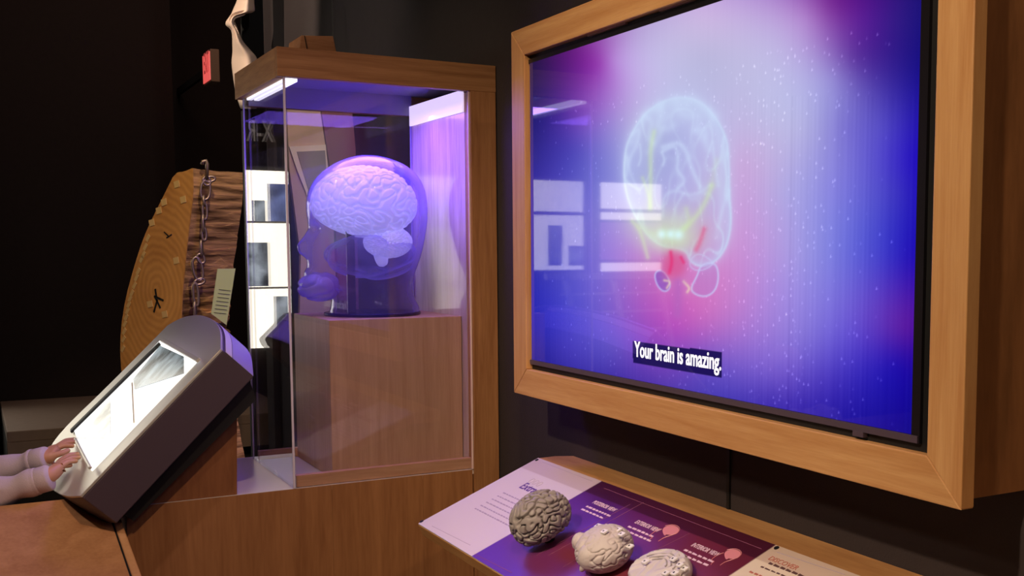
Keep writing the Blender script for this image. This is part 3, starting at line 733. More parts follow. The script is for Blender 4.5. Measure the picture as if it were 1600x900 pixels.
def fpoly(name, pts, h, mat, t=.0015, lab=None):
    o = MB().prism([onF(x, y, h) for x, y in pts], -Nf * t).build(name, mat, lt)
    if lab: o['label'] = lab
    return o
fpoly('xray_film', [(208, 592), (250, 540), (287, 557), (287, 583), (210, 608)], .006, film('film_hip', .75, .10, .75, 10, (205, 225, 235)), lab='grey x-ray film')
fpoly('xray_film', [(119, 684), (172, 624), (172, 684)], .006, film('film_bone', .75, .16, .8, 22, (225, 228, 215)), lab='speckled x-ray film')
MB().beam(onF(206.5, 598, .006), onF(209.5, 660, .006), .003, .002, Nf).build('panel_joint', plain('cream_joint', (225, 215, 170), .5), lt)
MB().beam(onF(111, 674, .005), onF(250, 537, .005), .030, .006, Nf).build('black_rail', M_black, lt, .001)
MB().beam(onF(117, 686, .014), onF(141, 731, .014), .007, .006, Nf).build('ledge_bar', M_steel, lt, .002)
MB().beam(onF(253, 531, .008), onF(310, 563, .008), .010, .006, Nf).build('top_bar', M_steel, lt, .001)
# top end: painted edge highlight, then lilac band for the purple case light
es = smooth([(Ls, 0), (.447, .168), (.464, .34), (.464, .516)], 2)
mb = MB()
for (s0, t0), (s1, t1) in zip(es[:-1], es[1:]):
    mb.prism([fp(s0 + .0012, t0, -.012), fp(s1 + .0012, t1, -.012), fp(s1 + .0012, t1, -.030), fp(s0 + .0012, t0, -.030)], Ld * .001)
mb.build('end_highlight', plain('white_highlight', (230, 225, 225), .4), lt)
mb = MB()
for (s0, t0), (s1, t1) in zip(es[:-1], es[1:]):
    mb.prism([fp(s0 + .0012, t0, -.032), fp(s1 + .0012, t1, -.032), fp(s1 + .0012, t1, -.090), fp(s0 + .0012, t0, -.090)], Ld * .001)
mb.build('end_band', plain('lilac_light_end', (175, 165, 215), .4), lt)
# black keel under the table and the wooden wedge that carries it
Cc = fp(Ls, 0, -TH); Dd = fp(0.0, 0, -TH)
MB().prism([fp(.02, .03, -TH), fp(Ls - .005, .03, -TH), fp(Ls - .03, .03, -TH - .045), fp(.02, .03, -TH - .03)], (0, .42, 0)).build('keel', M_black, lt)
wd_ = [onY(371, 772, 2.5), onY(371, 618, 2.5), onY(205, 800, 2.5)]
wedge = MB().prism([np.array([wd_[0][0], 2.505, ZC + .0005]), np.array([wd_[1][0], 2.505, wd_[1][2]]), np.array([.285, 2.505, ZC + .0005])], (0, .43, 0)).build('wedge', wood('wedge_veneer', (150, 98, 62), (124, 78, 48), (30, 20, 4)), lt)
# ------------------------------------------------------------------ log slice
nl = np.array([-.85, -.52, 0]); nl /= np.linalg.norm(nl); P0 = onY(300, 400, 3.95)
of = lambda x, y: onP(x, y, P0, nl)
near = [(302, 263), (303, 303), (297, 351), (290, 413), (284, 487), (285, 560), (292, 640), (305, 720), (320, 780)]
far = [(320, 790), (280, 790), (240, 740), (210, 680), (196, 620), (189, 560), (190, 516), (197, 468), (212, 413), (225, 373), (240, 340), (262, 296), (275, 270), (290, 268), (301, 263)]
border = smooth(near, 1) + smooth(far, 1)
bp3 = [of(x, y) for x, y in border]
# resample the outline
def resample(L, n):
    L = [np.array(p) for p in L]; L.append(L[0]); d = [0]
    for a, b in zip(L[:-1], L[1:]): d.append(d[-1] + np.linalg.norm(b - a))
    o = []
    for k in range(n):
        t = d[-1] * k / n; i = max(j for j in range(len(d) - 1) if d[j] <= t + 1e-9)
        q = (t - d[i]) / max(d[i + 1] - d[i], 1e-9); o.append(L[i] * (1 - q) + L[i + 1] * q)
    return o
NB = 420
bo = resample(bp3, NB); TL = .215
lg = thing('log_slice', (float(np.mean([p[0] for p in bo])), 4.2, .0), 'thick slice of an old tree trunk standing on edge, rough bark and tan sawn face', 'log')
ctr = np.mean(bo, axis=0)
rows_ = []; MT = 26
for j in range(MT + 1):
    q = j / MT; row = []
    for i, p in enumerate(bo):
        base = p - nl * TL * q
        s = Vector((p[2] * 26, p[1] * 10 + p[0] * 10, q * 1.3)); s2 = Vector((p[2] * 80, p[1] * 30, q * 3 + 9))
        hfac = min(1, max(0, (H + .17 - p[2]) / .06))          # the crown is smooth, the rest furrowed
        dsp = (abs(noise.noise(s)) * .05 + abs(noise.noise(s2)) * .018) * (.15 + .85 * hfac) * min(1, q * 12)
        d = ctr - p; d = d - nl * (d @ nl); d /= np.linalg.norm(d)
        row.append(base + d * dsp)
    rows_.append(row)
mb = MB(); mb.grid(rows_, True)
def barkmat():
    m, nt, p = newmat('furrowed_bark'); tc = nt.nodes.new('ShaderNodeTexCoord'); mp = nt.nodes.new('ShaderNodeMapping'); mp.inputs['Scale'].default_value = (4, 4, 45)
    nz = nt.nodes.new('ShaderNodeTexNoise'); nz.inputs['Detail'].default_value = 8; nz.inputs['Scale'].default_value = 1.3; nt.links.new(tc.outputs['Object'], mp.inputs[0]); nt.links.new(mp.outputs[0], nz.inputs['Vector'])
    cr = nt.nodes.new('ShaderNodeValToRGB'); e = cr.color_ramp.elements; e[0].position = .36; e[0].color = (*lin((92, 62, 40)), 1); e[1].position = .60; e[1].color = (*lin((222, 172, 124)), 1)
    nt.links.new(nz.outputs[0], cr.inputs[0]); nt.links.new(cr.outputs[0], p.inputs['Base Color']); p.inputs['Roughness'].default_value = .85
    b = nt.nodes.new('ShaderNodeBump'); b.inputs['Strength'].default_value = .6; b.inputs['Distance'].default_value = .01; nt.links.new(nz.outputs[0], b.inputs['Height']); nt.links.new(b.outputs[0], p.inputs['Normal'])
    return m
mb.build('bark', barkmat(), lg)['label'] = 'rough furrowed bark'
def facemat():
    m, nt, p = newmat('sawn_face'); tc = nt.nodes.new('ShaderNodeTexCoord')
    c = of(247, 455) - ORG[lg]
    su = nt.nodes.new('ShaderNodeVectorMath'); su.operation = 'SUBTRACT'; su.inputs[1].default_value = tuple(c); nt.links.new(tc.outputs['Object'], su.inputs[0])
    mp = nt.nodes.new('ShaderNodeMapping'); mp.inputs['Scale'].default_value = (1.3, 1.3, 1); nt.links.new(su.outputs[0], mp.inputs[0])
    wv = nt.nodes.new('ShaderNodeTexWave'); wv.wave_type = 'RINGS'; wv.rings_direction = 'SPHERICAL'; wv.inputs['Scale'].default_value = 12; wv.inputs['Distortion'].default_value = 3.5; wv.inputs['Detail'].default_value = 3; wv.inputs['Detail Scale'].default_value = 1.2
    nt.links.new(mp.outputs[0], wv.inputs['Vector'])
    nz = nt.nodes.new('ShaderNodeTexNoise'); nz.inputs['Scale'].default_value = 5; nz.inputs['Detail'].default_value = 6; nt.links.new(tc.outputs['Object'], nz.inputs['Vector'])
    cr = nt.nodes.new('ShaderNodeValToRGB'); e = cr.color_ramp.elements; e[0].position = .3; e[0].color = (*lin((176, 120, 58)), 1); e[1].position = .85; e[1].color = (*lin((222, 166, 92)), 1)
    ad = nt.nodes.new('ShaderNodeMath'); ad.operation = 'MULTIPLY_ADD'; ad.inputs[1].default_value = .18; nt.links.new(wv.outputs[1], ad.inputs[0]); nt.links.new(nz.outputs[0], ad.inputs[2])
    nt.links.new(ad.outputs[0], cr.inputs[0]); nt.links.new(cr.outputs[0], p.inputs['Base Color']); p.inputs['Roughness'].default_value = .4
    return m
MB().prism([p + nl * .0 for p in bo], nl * .004).build('sawn_face', facemat(), lg)['label'] = 'tan sawn face with growth rings'
M_tab = plain('pale_inlay', (214, 182, 120), .5)
def inlay(x, y, w_, h_, ang, mat=M_tab, nm='inlay_tab', t=.0015):
    c = of(x, y) + nl * .0042; r = np.cross(nl, (0, 0, 1)); r /= np.linalg.norm(r); u_ = np.array([0, 0, 1.])
    ca, sa = math.cos(ang), math.sin(ang); a = r * ca + u_ * sa; b = -r * sa + u_ * ca
    return MB().prism([c + a * w_ + b * h_, c - a * w_ + b * h_, c - a * w_ - b * h_, c + a * w_ - b * h_], nl * t).build(nm, mat, lg)
rim = [(231, 372), (227, 386), (224, 398), (221, 405), (216, 424), (213, 434), (210, 446), (206, 458), (203, 467), (201, 476), (199, 486), (197, 496), (195, 506), (194, 518), (193, 530), (192, 545)]
for x, y in rim: inlay(x + 2, y, .013, .0065, -.9)
for x, y in ((278, 288), (288, 312), (258, 316), (250, 329), (239, 348), (277, 407), (259, 491), (236, 475)): inlay(x, y, .013, .011, -.2)
for x, y, a in ((262, 366, .6), (266, 369, -.4)): inlay(x, y, .014, .002, a, M_black, 'crack', .0015)
for x, y, a in ((246, 462, 1.4), (248, 472, 1.0), (245, 478, 2.0), (250, 466, .3)): inlay(x, y, .024, .0035, a, M_black, 'crack', .0015)
# stand that carries the slice
zlow = min(p[2] for p in bo)
box('plinth', M_black, lg, (.45, .85, 3.95, 4.5, 0.001, zlow + .06))
# label card
cx_ = 3.80
card = thing('label_card', tuple(onY(345, 508, cx_)), 'narrow pale green label card leaning against the bark of the log', 'card')
MB().prism(P4([(340, 420), (368, 419.5), (354, 508), (330, 490)], cx_), (0, .004, 0)).build('sheet', plain('pale_green', (190, 206, 138), .5), card)
rr = random.Random(3); mb = MB()
for k in range(7):
    y = 452 + k * 6; a, b = onY(342 - k * 1.3, y, cx_ - .001), onY(360 - k * 1.1, y + 2, cx_ - .001)
    mb.beam(a, b, .0015, .002, (0, 1, 0))
mb.build('small_print', plain('olive_ink', (120, 130, 84), .6), card)
MB().beam(onY(344, 505, cx_ + .006), (onY(344, 505, cx_)[0], cx_ + .01, .001), .008, .008, (0, 1, 0)).build('holder', M_black, card)

# chain hanging over the bark
ch = thing('hanging_chain', tuple(onY(322, 268, 3.93)), 'rusty link chain hanging from a hook over the bark of the log', 'chain')
def link(cx, cy, w_, h_, ang=0, edge=False):
    c = onY(cx, cy, 3.915); k = 3.97 / F; pts = []
    for a in np.linspace(0, 2 * math.pi, 22, endpoint=False):
        x = (w_ / 2) * math.cos(a); z = (h_ / 2) * math.copysign(abs(math.sin(a)) ** .8, math.sin(a))
        x2 = x * math.cos(ang) - z * math.sin(ang); z2 = x * math.sin(ang) + z * math.cos(ang)
        pts.append((c[0] + x2 * k * (.35 if edge else 1), c[1] + (x * k if edge else 0), c[2] + z2 * k))
    MB().tube(pts, .0045, 8, True).build('link', M_chain, ch, smooth=True)
MB().tube([onY(316, 257, 3.91), onY(317, 252, 3.91), onY(322, 251, 3.91), onY(324, 256, 3.91), onY(323, 280, 3.91)], .006, 8).build('hook', M_chain, ch, smooth=True)
for args in ((323, 283, 10, 12, .3), (328, 280, 14, 7, .2), (321, 297, 13, 28, -.1), (319, 314, 7, 14, .3, True), (320, 330, 6, 24, 0), (318, 350, 8, 26, .05, True), (319, 366, 6, 18, 0), (315, 388, 6, 22, .1, True), (314, 404, 9, 14, .4), (309, 420, 13, 34, .15), (312, 440, 14, 8, .3), (306, 460, 7, 34, .05), (305, 486, 7, 26, 0, True)):
    link(*args)

# ------------------------------------------------------------------ plaster mask above the case, and the exit sign
YM = 4.5
mk = [(-90, 388, 400), (-50, 381, 399), (-20, 374, 398), (0, 371, 397), (10, 366, 398), (17, 363, 399), (20, 362, 396), (23, 360.5, 372), (28, 357, 367), (34, 352, 367), (40, 352, 370), (43, 357, 371), (47, 361.5, 372), (56, 362.7, 376), (66, 363, 380), (74, 363, 388), (82, 363.3, 395), (88, 362.5, 401), (98, 361, 404), (112, 363, 405), (140, 366, 404), (170, 375, 402)]  # outline stops where the lit part ends; shaded side left out of the shape
rws = []
for i, (y, a, b) in enumerate(mk):
    r = []
    for k in range(15):
        t = k / 14; x = a + (b - a) * t
        p = onY(x, y, YM - .07 * math.sin(math.pi * min(1, t * .9)) + .12 * (1 - t) ** 3 * (b - a) / 35)
        r.append(p)
    rws.append(r)
mb = MB(); mb.grid(rws)
msk = mb.build('plaster_mask', plain('warm_plaster', (226, 200, 180), .6, bump=.1, bscale=80), None, smooth=True, sub=1)
sm = msk.modifiers.new('thick', 'SOLIDIFY'); sm.thickness = .012
tag(msk, 'large pale plaster face in profile hanging above and behind the case', 'sculpture')
MB().beam((rws[-1][7][0], YM + .02, rws[-1][7][2]), (rws[-1][7][0], YM + .02, .001), .02, .02, (0, 1, 0)).build('stand_rod', M_black, msk)
bk = MB().box(onY(378, 50, YM + .08)[0], onY(412, 50, YM + .08)[0], YM + .08, YM + .10, H + .3, 3.69).build('black_banner', plain('black_felt', (8, 7, 7), .95), None)
tag(bk, 'flat matt black backing strip behind the plaster face', 'banner')

YE = 6.4
e = onY(328, 100, YE); xe2 = onY(343, 100, YE)[0]; yfar = onX(316, 100, e[0])[1]
ze0, ze1 = onY(329, 127, YE)[2], onY(329, 76, YE)[2]
ex = thing('exit_sign', (e[0], YE, ze0), 'small red lit exit sign box high on the dark far wall', 'sign')
yfar = min(yfar, YB - .01)
box('housing', plain('sign_housing', (150, 128, 110), .5, emit=None), ex, (e[0] + .004, xe2, YE, yfar, ze0, ze1), .003)
box('lit_face', glow('exit_red', (232, 84, 80), .95), ex, (e[0], e[0] + .0039, YE + .01, yfar - .01, ze0 + .012, ze1 - .012))
text('lettering', 'EXIT', glow('exit_letters', (150, 22, 28), .7), ex, (e[0] - .001, yfar - .05, ze0 + .06), (0, -1, 0), (0, 0, 1), .16, .0005, .002, squeeze=(yfar - YE) / .5)
box('bracket', M_black, ex, (e[0] + .015, e[0] + .035, yfar - .02, YB, (ze0 + ze1) / 2 - .02, (ze0 + ze1) / 2 + .02))

# ------------------------------------------------------------------ console below the screen
TI = math.atan2(.109, .273); eu = np.array([math.cos(TI), 0, math.sin(TI)]); en = np.array([-math.sin(TI), 0, math.cos(TI)])
C0 = np.array([.773, 0, H - .562]); LU = .2955; YC1, YC0 = 2.12, .55
cp_ = lambda u_, y, h=0: np.array([0, y, 0]) + C0 + eu * u_ + en * h
cs = thing('reading_console', (1.0, 1.35, .5), 'sloping wood-edged console with a printed panel, fixed to the wall under the screen', 'console')
MB().prism([cp_(-.001, YC1 + .001, -.003), cp_(LU, YC1 + .001, -.003), cp_(LU, YC1 + .001, -.028), cp_(-.001, YC1 + .001, -.028)], (0, YC0 - YC1, 0)).build('slope_board', M_cons, cs, .001)
bk0 = cp_(LU, 0, 0); zt_ = bk0[2] - .001
MB().prism([(bk0[0] + .0003, YC1 + .001, zt_), (1.09, YC1 + .004, zt_), (WX - .001, YC1 - .015, zt_), (WX - .001, YC0, zt_), (bk0[0] + .0003, YC0, zt_)], (0, 0, -.03)).build('back_ledge', M_cons, cs, .0008)
MB().prism([(WX - .001, YC1 - .25, .80), (WX - .001, YC1 - .25, zt_ - .03), (bk0[0], YC1 - .25, zt_ - .03), (.86, YC1 - .25, cp_(.10, 0, -.03)[2])], (0, .03, 0)).build('bracket', M_black, cs)
MB().prism([(WX - .001, YC0 + .2, .80), (WX - .001, YC0 + .2, zt_ - .03), (bk0[0], YC0 + .2, zt_ - .03), (.86, YC0 + .2, cp_(.10, 0, -.03)[2])], (0, .03, 0)).build('bracket', M_black, cs)
# printed panel
NA, NBp = 500, 96
ya = np.linspace(YC1, YC0, NA); ua = np.linspace(0, LU, NBp); YY, UU = np.meshgrid(ya, ua)
Pp = np.array([cp_(u_, y, 0) for u_, y in zip(UU.ravel(), YY.ravel())])
Y_, U_ = YY.ravel(), UU.ravel(); colp = np.zeros((len(Y_), 3))
def setm(mask, rgb, a=1.0): colp[mask] = colp[mask] * (1 - a) + np.array(rgb) / 255 * a
ppx, ppy = proj(Pp)
yb1, yb2 = 1.843, 1.305
cps2 = [(760, 870, 92, 44, 172), (800, 895, 88, 40, 160), (840, 880, 110, 44, 92), (895, 800, 88, 36, 140), (950, 780, 78, 28, 100), (930, 830, 88, 40, 165), (890, 870, 120, 48, 60), (1010, 800, 96, 34, 96), (1000, 850, 110, 48, 125), (1050, 830, 108, 40, 80), (1100, 850, 112, 40, 62), (1150, 870, 104, 36, 54), (1080, 890, 120, 48, 72), (960, 895, 125, 50, 60), (880, 890, 108, 44, 120)]
nm = np.zeros((len(Y_), 3)); dn = np.zeros(len(Y_))
for x, y, r_, g_, b_ in cps2:
    wg = 1 / ((ppx - x) ** 2 + ((ppy - y) * 1.2) ** 2 + 250.) ** 1.6; nm += wg[:, None] * np.array([r_, g_, b_]); dn += wg
colp[:] = nm / dn[:, None] / 255
setm((U_ > .252) & (Y_ < yb1) & (Y_ >= yb2), (58, 18, 38), .75)
setm(Y_ >= yb1, (216, 204, 218)); setm((Y_ >= yb1) & (U_ > .25), (196, 178, 190))
setm(Y_ < yb2, (232, 216, 196)); setm((Y_ < yb2) & (U_ > .253), (205, 182, 164))
fq = np.arange(NA * NBp).reshape(NBp, NA); fq = np.stack([fq[:-1, :-1], fq[:-1, 1:], fq[1:, 1:], fq[1:, :-1]], -1).reshape(-1, 4)[:, ::-1]
me = bpy.data.meshes.new('printed_panel'); fastmesh(me, Pp - ORG[cs], fq); lc = np.where(colp <= .04045, colp / 12.92, ((colp + .055) / 1.055) ** 2.4); setcol(me, lc)
me.materials.append(vcol('panel_print', 0, .32, .5)); pp_ = bpy.data.objects.new('printed_panel', me); sc.collection.objects.link(pp_); pp_.parent = cs; ORG[pp_] = ORG[cs]
pp_['label'] = 'glossy printed panel in white, violet, maroon and cream'
box_plate = MB().prism([cp_(0, YC1, -.0003), cp_(LU, YC1, -.0003), cp_(LU, YC1, -.0028), cp_(0, YC1, -.0028)], (0, YC0 - YC1, 0)).build('panel_core', M_white, cs)
RD, UPd = (0, -1, 0), eu
M_tv = plain('violet_ink', (92, 52, 150), .4); M_tg = plain('grey_ink', (172, 154, 184), .5); M_tw = plain('white_ink', (235, 205, 220), .4)
M_tk = plain('brown_ink', (96, 66, 60), .5); M_tr = plain('red_ink', (190, 110, 90), .5); M_ln = plain('thin_rule', (150, 90, 120), .5); M_lg = plain('pale_rule', (188, 172, 190), .5)
text('heading', 'Extraordinary', M_tv, pp_, cp_(.196, 2.025, .0004), RD, UPd, .030, .0002, .0004)
def dashes(name, y, u0, rows_n, length, step, hgt, mat, seed):
    r = random.Random(seed); mb = MB()
    for k in range(rows_n):
        yk = y; end = y - length * r.uniform(.8, 1)
        while yk > end:
            L_ = r.uniform(.006, .014); uu = u0 - k * step
            mb.prism([cp_(uu, yk, .0002), cp_(uu, yk - L_, .0002), cp_(uu + hgt * r.uniform(.6, 1), yk - L_, .0002), cp_(uu + hgt, yk, .0002)], en * .0003)
            yk -= L_ + .003
    return mb.build(name, mat, pp_)
dashes('small_print', 2.04, .165, 6, .20, .0135, .0032, M_tg, 1)
mb = MB()                                          # faint emblem above the heading
for q in range(3):
    c = cp_(.226, 2.02 - q * .018, .0003)
    mb.tube([c + np.array([0, -.006 * math.cos(a), 0]) + eu * .008 * math.sin(a) for a in np.linspace(0, 6.28, 14, endpoint=False)], .0005, 4, True)
mb.build('emblem', M_lg, pp_)
def heading(x, y, s):
    p = onP(x, y, cp_(0, 0, 0), en)
    text('heading', s, M_tw, pp_, p + en * .0004, RD, UPd, .0138, .0002, .0003, squeeze=.74)
    yv = p[1]; uv = (p - C0 - np.array([0, yv, 0])) @ eu
    dashes('small_print', yv, uv - .015, 2, .085, .011, .0045, M_tw, int(x))
heading(925, 786, 'POSTERIOR VIEW'); heading(991, 817, 'EXTERIOR VIEW'); heading(1079, 853, 'INTERIOR VIEW')
def rule(p, q, mat=M_ln, w_=.0008):
    a, b = onP(*p, cp_(0, 0, 0), en), onP(*q, cp_(0, 0, 0), en); MB().beam(a + en * .0003, b + en * .0003, w_, .0004, en).build('rule', mat, pp_)
rule((944, 763), (1190, 858)); rule((857, 868), (1006, 785)); rule((838, 868), (985, 788)); rule((1000, 872), (1077, 834)); rule((742, 866), (800, 895)); rule((880, 886), (915, 866))
rule((848, 722), (925, 752), M_lg); rule((675, 822), (735, 852), M_lg); rule((1214, 863), (1320, 898), M_lg)
p = onP(1199, 874, cp_(0, 0, 0), en); text('heading', 'DISCOVER', M_tr, pp_, p + en * .0004, RD, UPd, .014, .0002, 0)
p = onP(1200, 881, cp_(0, 0, 0), en); uv = (p - C0 - np.array([0, p[1], 0])) @ eu
dashes('small_print', p[1], uv, 1, .12, .011, .005, M_tk, 77); dashes('small_print', p[1] + .004, uv - .012, 1, .12, .011, .003, M_tk, 78); dashes('small_print', p[1] + .01, uv - .03, 1, .08, .011, .004, M_tr, 79)
# little head-and-brain pictograms
M_pk = plain('pink_ink', (222, 142, 150), .4); M_or = plain('orange_ink', (196, 110, 90), .4)
def pictogram(ox, oy):
    Z = lambda L: [onP(ox + a * .1375, oy + b * .1375, cp_(0, 0, 0), en) + en * .0004 for a, b in L]
    br = smooth([(545, 340), (600, 305), (680, 300), (735, 330), (735, 370), (700, 400), (640, 412), (590, 400), (580, 420), (555, 400)], 2, True)
    MB().prism(Z(br), en * .0003).build('pictogram', M_pk, pp_)
    for L in ([(540, 340), (470, 360), (400, 415), (410, 430), (440, 435), (405, 455), (395, 475)], [(500, 480), (560, 440), (640, 415), (710, 390), (748, 350), (730, 310), (670, 290), (580, 305)]):
        MB().tube(Z(smooth(L, 1)), .0006, 4).build('pictogram_line', M_pk, pp_)
pictogram(960, 780); pictogram(960 + 96.5, 780 + 37.5)
for x, y in ((659, 815), (839, 719), (1213.5, 856.5)):
    c = onP(x, y, cp_(0, 0, 0), en)
    MB().prism([c + en * .0003 + (eu * math.sin(a) + np.array([0, math.cos(a), 0])) * .0042 for a in np.linspace(0, 6.283, 12, endpoint=False)], en * .001).build('screw', M_black, cs)

# ------------------------------------------------------------------ three brain models on the console
M_g1 = plain('grey_resin', (144, 136, 132), .5, bump=.1, bscale=300)
M_g2 = plain('pale_resin', (200, 190, 188), .55, bump=.1, bscale=300)
M_g3 = plain('light_resin', (212, 204, 204), .55, bump=.1, bscale=300)
Rb = Matrix((tuple(eu), (0, -1, 0), tuple(en))).transposed()      # columns: up-slope, along console to the right, normal
def onC(x, y, h): return onP(x, y, cp_(0, 0, h), en)
def conc(seed_rot): return np.array(Rb) @ np.array(Matrix.Rotation(seed_rot, 3, 'Z'))
c1 = onC(845, 808, .048)
b1 = thing('brain_model', tuple(c1 - en * .048), 'deeply folded dark grey brain model nearest the white part of the panel', 'brain model', 'brain models on the console')
def lobe1(q, a):
    q = q.copy(); q[:, 0] *= 1 - .06 * a[:, 2]; q[:, 2] *= 1 + .10 * np.clip(-a[:, 0], 0, 1); q[:, 2] = np.where(a[:, 2] < -.6, q[:, 2] * .85, q[:, 2]); q[:, 1] *= 1 - .10 * np.clip(a[:, 0], -1, 1); return q
brain_mesh('hemisphere', M_g1, b1, c1, (.060, .050, .047), 21, 22, .16, .46, 7, conc(-.15), lobe1)
MB().tube([c1 - en * .048, c1 - en * .02], .010, 12).build('mount_pin', M_black, b1)
c2 = onC(944, 857, .034)
b2 = thing('brain_model', tuple(c2 - en * .034), 'pale resin brain model lying tilted with small numbered tags and a stalk', 'brain model', 'brain models on the console')
def lobe2(q, a):
    q = q.copy(); cut = np.exp(-((a[:, 1] + .2) / .09) ** 2) * np.clip(-a[:, 0] + .3, 0, 1); q *= (1 - .10 * cut)[:, None]; return q
brain_mesh('hemisphere', M_g2, b2, c2, (.049, .050, .036), 33, 19, .07, .30, 6, conc(-.3), lobe2)
cl = onC(925, 870, .036)
brain_mesh('cerebellum', M_g2, b2, cl, (.024, .021, .024), 34, 6, .02, .3, 5, conc(0))
cl = onC(908, 848, .034)
brain_mesh('temporal_lobe', M_g2, b2, cl, (.016, .014, .018), 36, 7, .06, .3, 5, conc(0))
stk = [onC(920, 874, .035), onC(912, 884, .030), onC(907, 894, .020)]
MB().tube(stk, [.011, .006, .0045], 12).build('brain_stem', M_g2, b2, smooth=True, sub=1)
M_tagm = plain('white_tag', (240, 238, 235), .4)
def tags(parent, L):
    for x, y, h in L:
        c = onC(x, y, h); MB().prism([c + eu * .005 + (0, .005, 0), c + eu * .006 + (0, -.006, 0), c - eu * .004 + (0, -.007, 0), c - eu * .005 + (0, .004, 0)], en * .003).build('number_tag', M_tagm, parent, .0006)
        MB().prism([c + en * .0031 + eu * .0015 + (0, .0015, 0), c + en * .0031 + eu * .0015 + (0, -.001, 0), c + en * .0031 - eu * .0015 + (0, -.001, 0), c + en * .0031 - eu * .0015 + (0, .0015, 0)], en * .0003).build('tag_print', M_black, parent)
tags(b2, [(934, 823, .060), (944, 832, .068), (966, 829, .058), (984, 855, .046), (971, 836, .060)])
c3 = onC(1031, 896, .016)
b3 = thing('brain_model', tuple(c3 - en * .016), 'cut-open flat brain model with fine folded layers at the near edge of the photo', 'brain model', 'brain models on the console')
def flat3(q, a):
    q = q.copy(); q[:, 2] = np.where(a[:, 2] > 0, np.minimum(q[:, 2], .50 + .04 * np.sin(9 * a[:, 0] + 4 * np.sin(6 * a[:, 1]))), q[:, 2]); return q
brain_mesh('hemisphere', M_g3, b3, c3, (.050, .056, .032), 41, 11, .05, .25, 6, conc(.1), flat3)
for rad in (.018, .027, .036):                       # layered folds on the cut face
    c = c3 + en * .0165
    MB().tube([c + eu * (rad * .75 * math.sin(a) * (1 + .08 * math.sin(5 * a)) + .002) + np.array([0, -rad * math.cos(a) * (1 + .06 * math.sin(7 * a)), 0]) for a in np.linspace(.1, 3.0, 40)], .0011, 6).build('fold', plain('fold_grey', (176, 168, 168), .6), b3, smooth=True)
tags(b3, [(1008, 879, .036), (1052, 875, .036), (1062, 884, .036), (1054, 897, .034), (1069, 890, .032), (1040, 897, .036)])

# ------------------------------------------------------------------ the visitor whose hands rest on the light table
def dome(x, y, h): return onP(x, y, fp(0, 0, h), Nf)
pk = thing('person', (-.42, 2.85, 0), 'child in a pale lilac sweatshirt reaching both hands onto the light table', 'person')
verts = []; edges = []; rad = []
def jv(p, r, parent_i=None):
    verts.append(tuple(np.array(p, float) - ORG[pk])); rad.append(r); i = len(verts) - 1
    if parent_i is not None: edges.append((parent_i, i))
    return i
root = jv((-.44, 2.86, .62), .095)
lb = jv((-.43, 2.86, .72), .088, root); chest = jv((-.40, 2.86, .86), .10, lb); nk0 = jv((-.37, 2.86, .955), .04, chest); nk = jv((-.35, 2.86, 1.0), .036, nk0)
h1 = jv((-.335, 2.86, 1.05), .062, nk); h2 = jv((-.34, 2.86, 1.13), .082, h1); h3 = jv((-.345, 2.86, 1.19), .06, h2)
for sgn in (-1, 1):
    hp = jv((-.44, 2.86 + sgn * .075, .58), .07, root); kn = jv((-.41, 2.86 + sgn * .08, .33), .048, hp); an = jv((-.43, 2.86 + sgn * .08, .07), .030, kn); jv((-.33, 2.86 + sgn * .085, .035), .030, an)
def arm(sgn, elbow, wrist, palm, fingers, thumb, rs=1.0):
    sh = jv((-.39, 2.86 + sgn * .12, .915), .045, chest)
    el = jv(elbow, .034, sh); wr_ = jv(wrist, .018 * rs, el); pm = jv(wrist * .45 + palm * .55, .019 * rs, wr_)
    kn_ = {}
    for f in fingers:
        i = pm
        for p, r in f: i = jv(p, r, i)
    i = wr_
    i = pm
    for p, r in thumb: i = jv(p, r, i)
def hand(sgn, elbow_px, wrist_px, dirpx, hw, he, spreadv, Lf):
    """hand lying on the table face: wrist px, finger tips px"""
    w_ = dome(*wrist_px, hw); el = elbow_px
    tips = [dome(x, y, h) for x, y, h in dirpx]
    palm = w_ + (np.mean(tips, axis=0) - w_) * .48
    fs = []
    for k, tp_ in enumerate(tips):
        kn = w_ + (tp_ - w_) * .50 + spreadv * (k - 1.5) * .009 + Nf * .010
        mid = w_ + (tp_ - w_) * .78 + spreadv * (k - 1.5) * .006 + Nf * .010
        fs.append([(kn, .0078), (mid, .0066), (tp_, .0052)])
    th = [(w_ + (palm - w_) * .5 - spreadv * .022 + Nf * .0, .0085), (w_ + (palm - w_) * 1.05 - spreadv * .034 - Nf * .002, .0075), (w_ + (palm - w_) * 1.5 - spreadv * .032 - Nf * .004, .006)]
    arm(sgn, el, w_, palm, fs, th)
    return w_
spv = Td
w_up = hand(1, np.array([-.18, 3.02, .925]), (72, 716), [(112, 689, .010), (119, 686, .010), (121, 690, .010), (117, 697, .010)], .040, 0, Td * 1.0, 0)
w_lo = hand(-1, np.array([-.17, 2.72, .925]), (76, 746), [(124, 709, .008), (126, 714, .008), (121, 720, .009), (112, 727, .010)], .040, 0, -Td * 1.0, 0)
me = bpy.data.meshes.new('body'); me.from_pydata(verts, edges, []); me.update()
bo_ = bpy.data.objects.new('body', me); sc.collection.objects.link(bo_); bo_.parent = pk; ORG[bo_] = ORG[pk]
M_skin = plain('skin', (196, 140, 106), .5, bump=.05); me.materials.append(M_skin)
sk = bo_.modifiers.new('skin', 'SKIN'); sk.use_smooth_shade = True
for i, r in enumerate(rad): me.skin_vertices[0].data[i].radius = (r, r)
me.skin_vertices[0].data[0].use_root = True
sbm = bo_.modifiers.new('sub', 'SUBSURF'); sbm.levels = sbm.render_levels = 2
